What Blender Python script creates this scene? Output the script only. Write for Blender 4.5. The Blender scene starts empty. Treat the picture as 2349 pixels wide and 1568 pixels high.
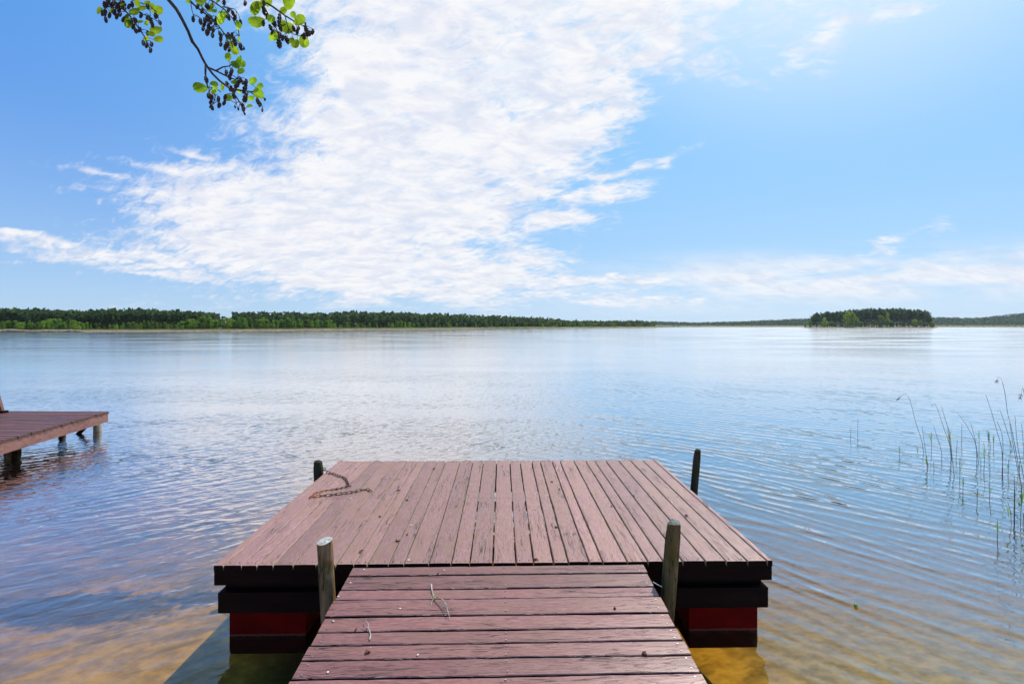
import bpy, bmesh, math, random
import numpy as np
from mathutils import Vector, Matrix, noise as mnoise
random.seed(7)
S = bpy.context.scene
COL = S.collection
R = math.radians

# ------------------------------------------------------------------ camera
CH = 2.28                       # eye height over the water (m)
F = 1175.0                      # focal length in measuring pixels (2349 wide)
CX, HY = 1174.5, 746.0
cam = bpy.data.cameras.new('camera'); camo = bpy.data.objects.new('camera', cam); COL.objects.link(camo)
cam.sensor_width = 36; cam.lens = 18.0; cam.shift_y = -(784 - HY) / 2349
cam.clip_start = 0.05; cam.clip_end = 6000
camo.location = (0, 0, CH); camo.rotation_euler = (R(90), 0, 0)
S.camera = camo

def G(px, py, z=0.0):           # a measured point lying at height z
    d = (CH - z) * F / (py - HY)
    return Vector(((px - CX) / F * d, d, z))
def AT(px, py, d):              # a measured point at distance d
    return Vector(((px - CX) / F * d, d, CH - (py - HY) / F * d))

# ------------------------------------------------------------------ render / exposure
S.render.engine = 'CYCLES'
S.render.resolution_x = 1024; S.render.resolution_y = 683
S.view_settings.view_transform = 'Standard'; S.view_settings.look = 'None'
S.view_settings.exposure = 0.35; S.view_settings.gamma = 1
S.cycles.max_bounces = 8; S.cycles.transparent_max_bounces = 16
S.cycles.sample_clamp_indirect = 6

# ------------------------------------------------------------------ node helper
class NT:
    def __init__(s, tree): s.t = tree; s.n = tree.nodes; s.l = tree.links; s.n.clear()
    def set(s, inp, v):
        if isinstance(v, bpy.types.NodeSocket): s.l.new(v, inp)
        else:
            try: inp.default_value = v
            except Exception: inp.default_value = (*v, 1)
    def node(s, typ, ins=None, **kw):
        n = s.n.new(typ)
        for k, v in kw.items(): setattr(n, k, v)
        for k, v in (ins or {}).items(): s.set(n.inputs[k], v)
        return n
    def m(s, op, a, b=None, c=None, clamp=False):
        n = s.n.new('ShaderNodeMath'); n.operation = op; n.use_clamp = clamp
        s.set(n.inputs[0], a)
        if b is not None: s.set(n.inputs[1], b)
        if c is not None: s.set(n.inputs[2], c)
        return n.outputs[0]
    def vm(s, op, a, b=None, out=0):
        n = s.n.new('ShaderNodeVectorMath'); n.operation = op
        s.set(n.inputs[0], a)
        if b is not None: s.set(n.inputs[1], b)
        return n.outputs[out]
    def mix(s, f, a, b, mode='MIX'):
        n = s.n.new('ShaderNodeMix'); n.data_type = 'RGBA'; n.blend_type = mode; n.clamp_factor = True
        s.set(n.inputs[0], f); s.set(n.inputs[6], a); s.set(n.inputs[7], b)
        return n.outputs[2]
    def sm(s, x, a, b, lo=0.0, hi=1.0):   # smooth step
        n = s.n.new('ShaderNodeMapRange'); n.interpolation_type = 'SMOOTHSTEP'
        s.set(n.inputs[0], x); n.inputs[1].default_value = a; n.inputs[2].default_value = b
        n.inputs[3].default_value = lo; n.inputs[4].default_value = hi
        return n.outputs[0]
    def noise(s, v, scale, detail=2, rough=0.5, dist=0.0, col=False):
        n = s.n.new('ShaderNodeTexNoise'); s.set(n.inputs['Vector'], v)
        n.inputs['Scale'].default_value = scale; n.inputs['Detail'].default_value = detail
        n.inputs['Roughness'].default_value = rough; n.inputs['Distortion'].default_value = dist
        return n.outputs[1 if col else 0]
    def mapping(s, v, rot=(0, 0, 0), scale=(1, 1, 1), loc=(0, 0, 0)):
        n = s.n.new('ShaderNodeMapping'); s.set(n.inputs[0], v)
        n.inputs['Rotation'].default_value = rot; n.inputs['Scale'].default_value = scale; n.inputs['Location'].default_value = loc
        return n.outputs[0]
    def dirmap(s, v, deg, scale, loc=(0, 0, 0)):      # turn first, then scale: first axis points at deg from +X
        n = s.n.new('ShaderNodeMapping'); n.vector_type = 'TEXTURE'; s.set(n.inputs[0], v)
        n.inputs['Rotation'].default_value = (0, 0, math.radians(deg)); n.inputs['Scale'].default_value = tuple(1 / q for q in scale); n.inputs['Location'].default_value = loc
        return n.outputs[0]
    def comb(s, x, y, z=0.0):
        n = s.n.new('ShaderNodeCombineXYZ'); s.set(n.inputs[0], x); s.set(n.inputs[1], y); s.set(n.inputs[2], z); return n.outputs[0]
    def sep(s, v):
        n = s.n.new('ShaderNodeSeparateXYZ'); s.set(n.inputs[0], v); return n.outputs

# ------------------------------------------------------------------ sky
SUN_EL, SUN_AZ = R(47), R(35)      # azimuth measured from +Y towards +X
SKY = dict(strength=0.10, cloud=7.5, sat=1.1, hue=0.5, val=1.0)
world = bpy.data.worlds.new('World'); S.world = world; world.use_nodes = True
w = NT(world.node_tree)
sky = w.node('ShaderNodeTexSky', sky_type='NISHITA', sun_disc=False)
sky.sun_elevation = SUN_EL; sky.sun_rotation = SUN_AZ
sky.air_density = 1.0; sky.dust_density = 0.6; sky.ozone_density = 2.2; sky.altitude = 100
hsv = w.node('ShaderNodeHueSaturation', {'Color': sky.outputs[0], 'Saturation': SKY['sat'], 'Hue': SKY['hue'], 'Value': SKY['val']}).outputs[0]
dirv = w.node('ShaderNodeTexCoord').outputs['Generated']
dx, dy, dz = w.sep(dirv)
sdir = (math.sin(SUN_AZ) * math.cos(SUN_EL), math.cos(SUN_AZ) * math.cos(SUN_EL), math.sin(SUN_EL))
dots = w.vm('DOT_PRODUCT', dirv, sdir, out=1)
blue = w.mix(w.sm(dots, 0.30, 0.88), (0.60, 2.45, 6.8, 1), (2.0, 4.7, 7.8, 1))        # deep blue away from the sun
blue = w.mix(w.sm(dots, 0.83, 1.0), blue, (6.0, 7.4, 8.4, 1))
lowf = w.m('POWER', w.m('SUBTRACT', 1.0, w.m('DIVIDE', w.m('MAXIMUM', dz, 0.0), 0.55), clamp=True), 2.1)
blue = w.mix(lowf, blue, (3.7, 5.5, 7.5, 1))                                          # paler towards the horizon
hsv = w.mix(0.85, hsv, blue)
yy = w.m('MAXIMUM', dy, 0.12)
u = w.m('DIVIDE', dx, yy); v = w.m('DIVIDE', dz, yy)
zz = w.m('MAXIMUM', w.m('ADD', dz, 0.13), 0.03)
plane = w.comb(w.m('DIVIDE', dx, zz), w.m('DIVIDE', dy, zz), 0.0)      # the cloud layer seen from below
uv = w.comb(u, v, 0.0)
z2 = w.m('MAXIMUM', w.m('ADD', dz, 0.38), 0.05)
plane2 = w.comb(w.m('DIVIDE', dx, z2), w.m('DIVIDE', dy, z2), 0.0)
warp = w.noise(plane, 1.1, 3, 0.55, col=True)
warp = w.vm('MULTIPLY', w.vm('SUBTRACT', warp, (0.5, 0.5, 0.5)), (0.22, 0.16, 0.0))
uvw = w.vm('ADD', uv, warp)
#          centre x,y   half axes   tilt weight
blobs = [(1160, -70, 610, 280, 0, 1), (960, 240, 370, 280, 0, 1), (1230, 160, 270, 170, -15, 1),
         (920, 430, 350, 230, 0, 1), (720, 480, 430, 120, 6, 1), (740, 585, 540, 90, 6, 1), (860, 640, 330, 62, 2, 1),
         (1310, 292, 140, 55, -18, .9), (1180, 350, 210, 140, -20, 1), (1385, 430, 95, 24, -14, .6), (1270, 505, 120, 40, -10, .7),
         (60, 566, 250, 18, 4, .42), (330, 600, 280, 20, 4, .5), (1850, 92, 80, 34, -28, .19), (1985, 34, 90, 18, -12, .18),
         (1230, 640, 330, 38, 1, .75), (1430, 378, 110, 12, -14, .36), (1945, 553, 110, 7, -12, .20), (420, 395, 170, 20, 8, .5),
         (230, 405, 90, 10, 12, .35), (460, 345, 60, 9, 10, .35), (1150, 690, 560, 22, 0, .36)]
field = None
for bx, by, rx, ry, ang, wt in blobs:
    c = ((bx - CX) / F, (HY - by) / F, 0)
    p = w.vm('SUBTRACT', uvw, c)
    p = w.mapping(p, rot=(0, 0, R(ang)), scale=(1, 1, 1))
    p = w.vm('MULTIPLY', p, (F / rx, F / ry, 0))
    ln = w.vm('LENGTH', p, out=1)
    fl = w.m('MULTIPLY', w.m('SUBTRACT', 1.0, ln), wt)
    field = fl if field is None else w.m('SMOOTH_MAX', field, fl, 0.10)
fb = w.noise(w.dirmap(plane2, 20, (1.0, 1.7, 1)), 4.2, 9, 0.62, 0.35)
fine = w.noise(w.dirmap(plane2, -25, (1.0, 2.1, 1)), 17.0, 8, 0.66, 0.6)
dens = w.m('ADD', field, w.m('MULTIPLY', w.m('SUBTRACT', fb, 0.5), 1.35))
dens = w.m('ADD', dens, w.m('MULTIPLY', w.m('SUBTRACT', fine, 0.5), 1.25))
alpha = w.m('MULTIPLY', w.sm(dens, -0.20, 0.46), w.sm(w.m('ADD', w.m('MULTIPLY', fb, 0.5), w.m('MULTIPLY', fine, 0.5)), 0.34, 0.54, 0.76, 1.0))
front = w.sm(dy, 0.10, 0.3)
# thin veil low over the right hand shore, and loose cloud behind the viewer
veil = w.m('MULTIPLY', w.sm(w.m('ABSOLUTE', w.m('SUBTRACT', v, w.m('MULTIPLY_ADD', u, 0.045, 0.060))), 0.085, 0.010),
           w.m('MULTIPLY', w.sm(u, -0.05, 0.45), w.sm(w.noise(w.comb(u, w.m('MULTIPLY', v, 7.0), 0), 3.4, 8, 0.62, 0.4), 0.30, 0.58)))
alpha = w.m('MAXIMUM', w.m('MULTIPLY', alpha, front), w.m('MULTIPLY', w.m('MULTIPLY', veil, front), 0.85))
back = w.m('MULTIPLY', w.sm(w.noise(plane, 0.8, 7, 0.6), 0.56, 0.72), w.sm(dy, 0.1, -0.2))
alpha = w.m('MAXIMUM', alpha, back)
alpha = w.m('MULTIPLY', alpha, w.sm(dz, 0.0, 0.06, 0.25, 1.0))
tone = w.sm(w.noise(w.dirmap(plane2, 10, (1, 1.8, 1), (3, 1, 0)), 9.0, 8, 0.64, 0.4), 0.34, 0.62)
cl = SKY['cloud']
ccol = w.mix(tone, (cl * .80, cl * .835, cl * .95, 1), (cl * 1.02, cl * 1.01, cl * 1.02, 1))
skyc = w.mix(w.m('MULTIPLY', alpha, 0.97), hsv, ccol)
bg = w.node('ShaderNodeBackground', {'Color': skyc, 'Strength': SKY['strength']})
wo = w.node('ShaderNodeOutputWorld'); w.l.new(bg.outputs[0], wo.inputs[0])

# ------------------------------------------------------------------ sun
sd = Vector((math.sin(SUN_AZ) * math.cos(SUN_EL), math.cos(SUN_AZ) * math.cos(SUN_EL), math.sin(SUN_EL)))
sl = bpy.data.lights.new('sun', 'SUN'); sl.energy = 4.0; sl.angle = R(0.55); sl.color = (1.0, 0.95, 0.87)
so = bpy.data.objects.new('sun', sl); COL.objects.link(so); so.location = (10, 10, 20)
so.rotation_euler = sd.to_track_quat('Z', 'Y').to_euler()

# ------------------------------------------------------------------ object helpers
def tag(o, label=None, cat=None, group=None, kind=None):
    if label: o['label'] = label
    if cat: o['category'] = cat
    if group: o['group'] = group
    if kind: o['kind'] = kind
    return o
def thing(name, loc, rz=0.0, label=None, cat=None, group=None):
    o = bpy.data.objects.new(name, None); COL.objects.link(o)
    o.location = loc; o.rotation_euler = (0, 0, rz); o.empty_display_size = 0.1
    return tag(o, label, cat, group)
class MB:
    def __init__(s): s.v = []; s.f = []; s.m = []
    def add(s, vs, fs, mi=0):
        k = len(s.v); s.v += [tuple(p) for p in vs]
        s.f += [tuple(i + k for i in f) for f in fs]; s.m += [mi] * len(fs)
    def box(s, a, b, mi=0, M=None):
        x0, y0, z0 = a; x1, y1, z1 = b
        vs = [(x0,y0,z0),(x1,y0,z0),(x1,y1,z0),(x0,y1,z0),(x0,y0,z1),(x1,y0,z1),(x1,y1,z1),(x0,y1,z1)]
        if M is not None: vs = [M @ Vector(p) for p in vs]
        s.add(vs, [(3,2,1,0),(4,5,6,7),(0,1,5,4),(1,2,6,5),(2,3,7,6),(3,0,4,7)], mi)
    def tube(s, pts, rad, n=8, mi=0, cap=True, jit=0.0):
        pts = [Vector(p) for p in pts]
        if not hasattr(rad, '__len__'): rad = [rad] * len(pts)
        k0 = len(s.v); side = None
        for i, p in enumerate(pts):
            d = (pts[min(i + 1, len(pts) - 1)] - pts[max(i - 1, 0)]).normalized()
            if side is None: side = d.orthogonal().normalized()
            side = (side - d * side.dot(d)).normalized(); up = d.cross(side)
            for j in range(n):
                a = 2 * math.pi * j / n; r = rad[i] * (1 + random.uniform(-jit, jit))
                s.v.append(tuple(p + (side * math.cos(a) + up * math.sin(a)) * r))
        for i in range(len(pts) - 1):
            for j in range(n):
                a = k0 + i * n + j; b = k0 + i * n + (j + 1) % n
                s.f.append((a, b, b + n, a + n)); s.m.append(mi)
        if cap:
            s.f.append(tuple(k0 + j for j in reversed(range(n)))); s.m.append(mi)
            s.f.append(tuple(k0 + (len(pts) - 1) * n + j for j in range(n))); s.m.append(mi)
    def mesh(s, name, mats, smooth=False):
        me = bpy.data.meshes.new(name); me.from_pydata(s.v, [], s.f)
        for m_ in (mats if isinstance(mats, (list, tuple)) else [mats]): me.materials.append(m_)
        me.polygons.foreach_set('material_index', s.m)
        if smooth: me.polygons.foreach_set('use_smooth', [True] * len(s.f))
        me.update(); return me
    def build(s, name, mats, parent=None, smooth=False, loc=None):
        o = bpy.data.objects.new(name, s.mesh(name, mats, smooth)); COL.objects.link(o)
        if parent: o.parent = parent
        if loc is not None: o.location = loc
        return o
def link(name, me, parent=None):
    o = bpy.data.objects.new(name, me); COL.objects.link(o)
    if parent: o.parent = parent
    return o

# ------------------------------------------------------------------ materials
def mat(name):
    m_ = bpy.data.materials.new(name); m_.use_nodes = True
    t = NT(m_.node_tree); t.out = t.node('ShaderNodeOutputMaterial'); return m_, t
def finish(t, shader): t.l.new(shader, t.out.inputs[0])
def principled(t, **k):
    n = t.n.new('ShaderNodeBsdfPrincipled')
    for a, b in k.items(): t.set(n.inputs[a.replace('_', ' ')], b)
    return n.outputs[0]

def painted_wood(name, dark, light, worn, rough=(0.38, 0.62), crack=1.0, spec=0.5):
    m_, t = mat(name)
    P = t.node('ShaderNodeTexCoord').outputs['Object']
    rnd = t.node('ShaderNodeObjectInfo').outputs['Random']
    rn2 = t.m('FRACT', t.m('MULTIPLY', rnd, 17.3))
    P = t.vm('ADD', P, t.comb(t.m('MULTIPLY', rnd, 37.0), t.m('MULTIPLY', rnd, 91.0), t.m('MULTIPLY', rnd, 13.0)))
    kn = t.node('ShaderNodeTexVoronoi', {'Vector': t.mapping(P, scale=(3.2, 1.15, 0.01)), 'Scale': 1.0}, feature='F1').outputs[0]
    knot = t.sm(kn, 0.14, 0.03)
    swirl = t.sm(kn, 0.42, 0.05)                                 # grain bends round a knot
    Pw = t.vm('ADD', P, t.comb(t.m('MULTIPLY', swirl, 0.035), 0.0, 0.0))
    wob = t.noise(t.mapping(Pw, scale=(2, 1.3, 2)), 1.5, 2)
    Pw = t.vm('ADD', Pw, t.comb(t.m('MULTIPLY', wob, 0.09), 0.0, 0.0))
    grain = t.noise(t.mapping(Pw, scale=(140, 14, 30)), 1.0, 5, 0.75)
    grain2 = t.noise(t.mapping(Pw, scale=(26, 1.0, 20)), 1.0, 3, 0.6)
    blot = t.noise(t.mapping(P, scale=(5, 2.2, 5)), 1.0, 5, 0.62)
    col = t.mix(t.sm(grain, 0.32, 0.68), dark, light)
    col = t.mix(t.m('MULTIPLY', t.sm(blot, 0.48, 0.62), 0.8), col, worn)
    tone = t.m('MULTIPLY_ADD', rnd, 0.42, 0.79)
    col = t.mix(1.0, col, t.comb(tone, tone, tone), 'MULTIPLY')
    col = t.mix(t.m('MULTIPLY', rn2, 0.45), col, worn)                     # some boards have faded more than others
    cr = t.m('ABSOLUTE', t.m('SUBTRACT', grain2, 0.5))
    cmask = t.sm(t.noise(t.mapping(P, scale=(7, 1.3, 4), loc=(5, 3, 1)), 1.0, 2), 0.47, 0.60)
    crk = t.m('MULTIPLY', t.sm(cr, 0.016, 0.003), cmask)
    fc = t.m('MULTIPLY', t.sm(t.m('ABSOLUTE', t.m('SUBTRACT', t.noise(t.mapping(Pw, scale=(75, 3.2, 30), loc=(9, 1, 2)), 1.0, 2), 0.5)), 0.014, 0.003), 0.34)
    crk = t.m('MULTIPLY', t.m('MAXIMUM', crk, fc), crack)
    crk = t.m('MAXIMUM', crk, t.m('MULTIPLY', knot, 0.65))
    col = t.mix(crk, col, (0.030, 0.012, 0.010, 1))
    sp = t.node('ShaderNodeTexVoronoi', {'Vector': P, 'Scale': 16.0}, feature='F1').outputs
    speck = t.m('MULTIPLY', t.sm(sp[0], 0.055, 0.03), t.m('GREATER_THAN', t.sep(sp[1])[0], 0.82))
    col = t.mix(t.m('MULTIPLY', speck, 0.7), col, (0.6, 0.55, 0.48, 1))
    rg = t.sm(blot, 0.3, 0.7, rough[0], rough[1])
    h = t.m('SUBTRACT', t.m('MULTIPLY', grain, 0.5), t.m('MULTIPLY', crk, 1.6))
    bmp = t.node('ShaderNodeBump', {'Height': h, 'Strength': 0.7, 'Distance': 0.0035}).outputs[0]
    finish(t, principled(t, Base_Color=col, Roughness=rg, Normal=bmp, Specular_IOR_Level=spec))
    return m_
def plain(name, col, rough=0.6, var=0.25, scale=8.0, metal=0.0, bump=0.0, stretch=(1, 1, 1), spec=0.5):
    m_, t = mat(name)
    P = t.mapping(t.node('ShaderNodeTexCoord').outputs['Object'], scale=stretch)
    n = t.noise(P, scale, 5, 0.6)
    f = t.sm(n, 0.28, 0.72, 1 - var, 1 + var)
    c = t.mix(1.0, col, t.comb(f, f, f), 'MULTIPLY')
    k = dict(Base_Color=c, Roughness=rough, Metallic=metal, Specular_IOR_Level=spec)
    if bump: k['Normal'] = t.node('ShaderNodeBump', {'Height': n, 'Strength': 0.8, 'Distance': bump}).outputs[0]
    finish(t, principled(t, **k)); return m_

M_DECK = painted_wood('dock_paint', (0.225, 0.094, 0.080, 1), (0.395, 0.205, 0.180, 1), (0.28, 0.140, 0.100, 1), rough=(0.38, 0.55))
M_GANG = painted_wood('gangway_paint', (0.155, 0.050, 0.043, 1), (0.33, 0.140, 0.122, 1), (0.22, 0.090, 0.068, 1), rough=(0.30, 0.46), crack=1.2)
M_JET = painted_wood('jetty_paint', (0.11, 0.030, 0.022, 1), (0.22, 0.078, 0.062, 1), (0.16, 0.058, 0.040, 1))
M_SIDE = plain('bare_plank_edge', (0.30, 0.27, 0.17, 1), 0.85, 0.4, 30, bump=0.002)
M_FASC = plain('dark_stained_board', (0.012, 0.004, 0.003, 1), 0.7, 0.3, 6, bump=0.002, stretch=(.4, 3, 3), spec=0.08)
m_, t = mat('red_pontoon_paint')
P = t.node('ShaderNodeNewGeometry').outputs['Position']
n = t.noise(P, 5.0, 5, 0.6); f = t.sm(n, 0.3, 0.7, 0.7, 1.2)
c = t.mix(1.0, (0.15, 0.002, 0.0015, 1), t.comb(f, f, f), 'MULTIPLY')
zw = t.m('ADD', t.sep(P)[2], t.m('MULTIPLY', t.noise(P, 22.0, 4, 0.7), -0.02))
c = t.mix(t.m('MULTIPLY', t.sm(t.m('ABSOLUTE', zw), 0.012, 0.003), 0.5), c, (0.16, 0.10, 0.06, 1))     # scum line
c = t.mix(t.sm(zw, 0.0, -0.02), c, (0.014, 0.008, 0.003, 1))                       # algae under water
finish(t, principled(t, Base_Color=c, Roughness=0.7, Specular_IOR_Level=0.06)); M_RED = m_
M_SCREW = plain('screw_steel', (0.42, 0.34, 0.34, 1), 0.35, 0.2, 40, metal=0.8)
M_NAIL = plain('rusty_nail', (0.07, 0.02, 0.015, 1), 0.7, 0.2, 40)
def post_mat(name, c1, c2, moss):
    m_, t = mat(name)
    P = t.node('ShaderNodeTexCoord').outputs['Object']
    n = t.noise(t.mapping(P, scale=(22, 22, 2.5)), 1.0, 5, 0.65)
    b = t.noise(P, 7.0, 5, 0.6)
    c = t.mix(t.sm(n, 0.35, 0.65), c1, c2)
    c = t.mix(t.sm(b, 0.48, 0.64), c, moss)
    crk = t.m('MULTIPLY', t.sm(t.m('ABSOLUTE', t.m('SUBTRACT', t.noise(t.mapping(P, scale=(30, 30, 2)), 1.0, 2), 0.5)), 0.02, 0.004), 0.8)
    c = t.mix(crk, c, (0.02, 0.015, 0.01, 1))
    c = t.mix(t.sm(t.sep(t.node('ShaderNodeNewGeometry').outputs['Position'])[2], 0.03, -0.04), c, (0.028, 0.022, 0.010, 1))    # wet and slimy below the waterline
    bm_ = t.node('ShaderNodeBump', {'Height': t.m('SUBTRACT', n, crk), 'Strength': 0.9, 'Distance': 0.006}).outputs[0]
    finish(t, principled(t, Base_Color=c, Roughness=0.8, Normal=bm_, Specular_IOR_Level=0.3)); return m_
M_POST = post_mat('weathered_post', (0.16, 0.080, 0.032, 1), (0.34, 0.20, 0.10, 1), (0.18, 0.105, 0.03, 1))
M_POSTO = post_mat('olive_post', (0.10, 0.056, 0.016, 1), (0.20, 0.125, 0.045, 1), (0.13, 0.085, 0.018, 1))
M_POSTD = post_mat('dark_post', (0.022, 0.014, 0.006, 1), (0.055, 0.036, 0.016, 1), (0.04, 0.034, 0.010, 1))
M_POSTG = post_mat('grey_post', (0.20, 0.18, 0.14, 1), (0.38, 0.35, 0.28, 1), (0.22, 0.21, 0.12, 1))
M_CUT = plain('sawn_post_end', (0.46, 0.43, 0.36, 1), 0.85, 0.35, 25, bump=0.004)
M_RUST = plain('rusty_chain_iron', (0.05, 0.022, 0.012, 1), 0.7, 0.7, 30, metal=0.3)
M_RUST2 = plain('orange_chain_rust', (0.34, 0.10, 0.025, 1), 0.75, 0.5, 30)
M_TWIG = plain('pale_dry_twig', (0.38, 0.33, 0.27, 1), 0.8, 0.4, 40)
M_CATK = plain('fallen_catkin_brown', (0.13, 0.035, 0.015, 1), 0.8, 0.5, 50)
M_PETAL = plain('pale_petal', (0.72, 0.66, 0.55, 1), 0.7, 0.15, 30)
M_BARK = plain('alder_bark', (0.045, 0.032, 0.026, 1), 0.85, 0.5, 60, bump=0.002)
M_CONE = plain('alder_cone', (0.040, 0.020, 0.016, 1), 0.8, 0.5, 90)
def leafy(name, col, trans, var=0.3, sat=0.0):
    m_, t = mat(name)
    rnd = t.node('ShaderNodeObjectInfo').outputs['Random']
    P = t.node('ShaderNodeTexCoord').outputs['Object']
    n = t.noise(P, 9.0, 3, 0.6)
    f = t.m('MULTIPLY', t.sm(n, 0.3, 0.7, 1 - var, 1 + var), t.m('MULTIPLY_ADD', rnd, 0.6, 0.7))
    c = t.mix(1.0, col, t.comb(f, f, f), 'MULTIPLY')
    c2 = t.mix(1.0, trans, t.comb(f, f, f), 'MULTIPLY')
    hs = t.node('ShaderNodeHueSaturation', {'Color': c2, 'Hue': t.m('MULTIPLY_ADD', rnd, 0.03, 0.485)}).outputs[0]
    d = t.node('ShaderNodeBsdfDiffuse', {'Color': c}); tr = t.node('ShaderNodeBsdfTranslucent', {'Color': hs})
    ms = t.node('ShaderNodeMixShader', {0: 0.45}); t.l.new(d.outputs[0], ms.inputs[1]); t.l.new(tr.outputs[0], ms.inputs[2])
    finish(t, ms.outputs[0]); return m_
M_ALEAF = leafy('alder_leaf', (0.13, 0.25, 0.02, 1), (0.40, 0.62, 0.03, 1), 0.6)
M_BROAD = leafy('spring_foliage', (0.11, 0.19, 0.035, 1), (0.20, 0.34, 0.04, 1))
M_LIME = leafy('young_lime_foliage', (0.18, 0.27, 0.03, 1), (0.32, 0.46, 0.05, 1))
M_PINE = leafy('pine_needles', (0.072, 0.112, 0.052, 1), (0.105, 0.165, 0.052, 1))
M_TRUNK = plain('far_trunk_bark', (0.13, 0.08, 0.05, 1), 0.9, 0.4, 8)
M_WOOD = leafy('wood_mass_foliage', (0.065, 0.105, 0.040, 1), (0.09, 0.14, 0.04, 1), 0.4)
M_HILL = leafy('far_wood_foliage', (0.060, 0.090, 0.060, 1), (0.07, 0.11, 0.06, 1), 0.4)
M_STEM = plain('dry_reed_stem', (0.085, 0.06, 0.04, 1), 0.7, 0.4, 20)
M_PLUME = plain('reed_plume', (0.22, 0.13, 0.11, 1), 0.9, 0.4, 60)
M_GREED = leafy('green_reed_blade', (0.16, 0.28, 0.03, 1), (0.30, 0.50, 0.04, 1), 0.2)

M_END = plain('plank_end_grain', (0.085, 0.038, 0.028, 1), 0.9, 0.4, 30)
M_REEDB = leafy('dry_reed_bed', (0.42, 0.33, 0.23, 1), (0.48, 0.37, 0.25, 1), 0.25)
# ground: sand under the shallows, grass on the land
m_, t = mat('lake_bed_sand')
P = t.node('ShaderNodeNewGeometry').outputs['Position']
n1 = t.noise(P, 0.9, 5, 0.6, 0.6); n2 = t.noise(P, 7.0, 5, 0.65); n3 = t.noise(t.dirmap(P, 30, (1, 4, 1)), 1.6, 4, 0.6)
c = t.mix(t.sm(n2, 0.3, 0.7), (0.34, 0.24, 0.085, 1), (0.60, 0.44, 0.17, 1))
c = t.mix(t.m('MULTIPLY', t.sm(n1, 0.46, 0.62), 0.75), c, (0.17, 0.14, 0.075, 1))
c = t.mix(t.m('MULTIPLY', t.sm(n3, 0.52, 0.66), 0.5), c, (0.12, 0.10, 0.06, 1))
grey_ = t.m('MULTIPLY', t.sm(t.sep(P)[0], 1.7, 2.5), 0.92)
c = t.mix(grey_, c, t.mix(t.sm(n2, 0.3, 0.7), (0.15, 0.15, 0.155, 1), (0.36, 0.36, 0.37, 1)))     # greyer on this side: sky reflection mixed into the bed colour
for wx, wy, sx, sy in ((-4.4, 5.2, 1.15, .42), (-3.25, 5.35, .30, .22),):     # sunken weed; the smaller patch is a post's shadow painted on the bed
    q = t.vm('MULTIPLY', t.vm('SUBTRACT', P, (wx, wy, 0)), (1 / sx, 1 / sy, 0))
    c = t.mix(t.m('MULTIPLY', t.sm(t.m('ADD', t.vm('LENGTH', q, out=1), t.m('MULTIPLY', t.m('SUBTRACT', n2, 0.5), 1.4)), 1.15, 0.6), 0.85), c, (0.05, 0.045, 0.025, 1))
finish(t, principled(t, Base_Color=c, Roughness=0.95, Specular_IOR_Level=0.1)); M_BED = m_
m_, t = mat('shore_grass')
P = t.node('ShaderNodeNewGeometry').outputs['Position']
c = t.mix(t.sm(t.noise(P, 0.15, 5, 0.6), 0.35, 0.65), (0.07, 0.10, 0.03, 1), (0.20, 0.17, 0.09, 1))
finish(t, principled(t, Base_Color=c, Roughness=1.0, Specular_IOR_Level=0.1)); M_LAND = m_

# ------------------------------------------------------------------ water
m_, t = mat('lake_water')
P0 = t.node('ShaderNodeNewGeometry').outputs['Position']
px_, py_, pz_ = t.sep(P0)
big = t.noise(t.mapping(P0, scale=(0.05, 0.16, 1)), 1.0, 3, 0.6)
calm = t.sm(big, 0.34, 0.62, 0.45, 1.15)
wr = t.sm(t.m('MULTIPLY_ADD', py_, -0.10, px_), -1.8, 1.6)           # which wave train rules here
near = t.sm(py_, 3.0, 8.0, 0.5, 1.0)
rng = t.m('LOGARITHM', t.m('MAXIMUM', t.vm('LENGTH', P0, out=1), 1.0), 10.0)            # open water is seen as many tiny facets
near = t.m('MULTIPLY', near, t.sm(rng, 0.78, 1.65, 1.0, 0.10))
rgh = t.m('MULTIPLY', t.sm(rng, 0.75, 1.75, 0.02, 0.135), t.m('MULTIPLY_ADD', calm, 0.6, 0.4))
def train(Pv, deg, lam, seed, wob):
    """long crests running at deg from +X, wavelength lam, bent and broken by noise"""
    q = t.sep(t.dirmap(Pv, deg, (1, 1, 1)))
    ph = t.m('MULTIPLY_ADD', q[1], 2 * math.pi / lam, t.m('MULTIPLY', t.m('SUBTRACT', t.noise(t.dirmap(Pv, deg, (0.35 / lam * .18, 0.9, 1), (seed, seed, 0)), 1.0, 2, 0.55), 0.5), wob))
    sn = t.m('SINE', ph)
    sn = t.m('POWER', t.m('MULTIPLY_ADD', sn, 0.5, 0.5), 1.5)
    am = t.sm(t.noise(t.dirmap(Pv, deg, (0.35, 1.5, 1), (seed * 2, 3, 0)), 1.0, 2, 0.5), 0.30, 0.68, 0.15, 1.3)
    return t.m('MULTIPLY', t.m('MULTIPLY', sn, am), lam / (2 * math.pi))
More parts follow.
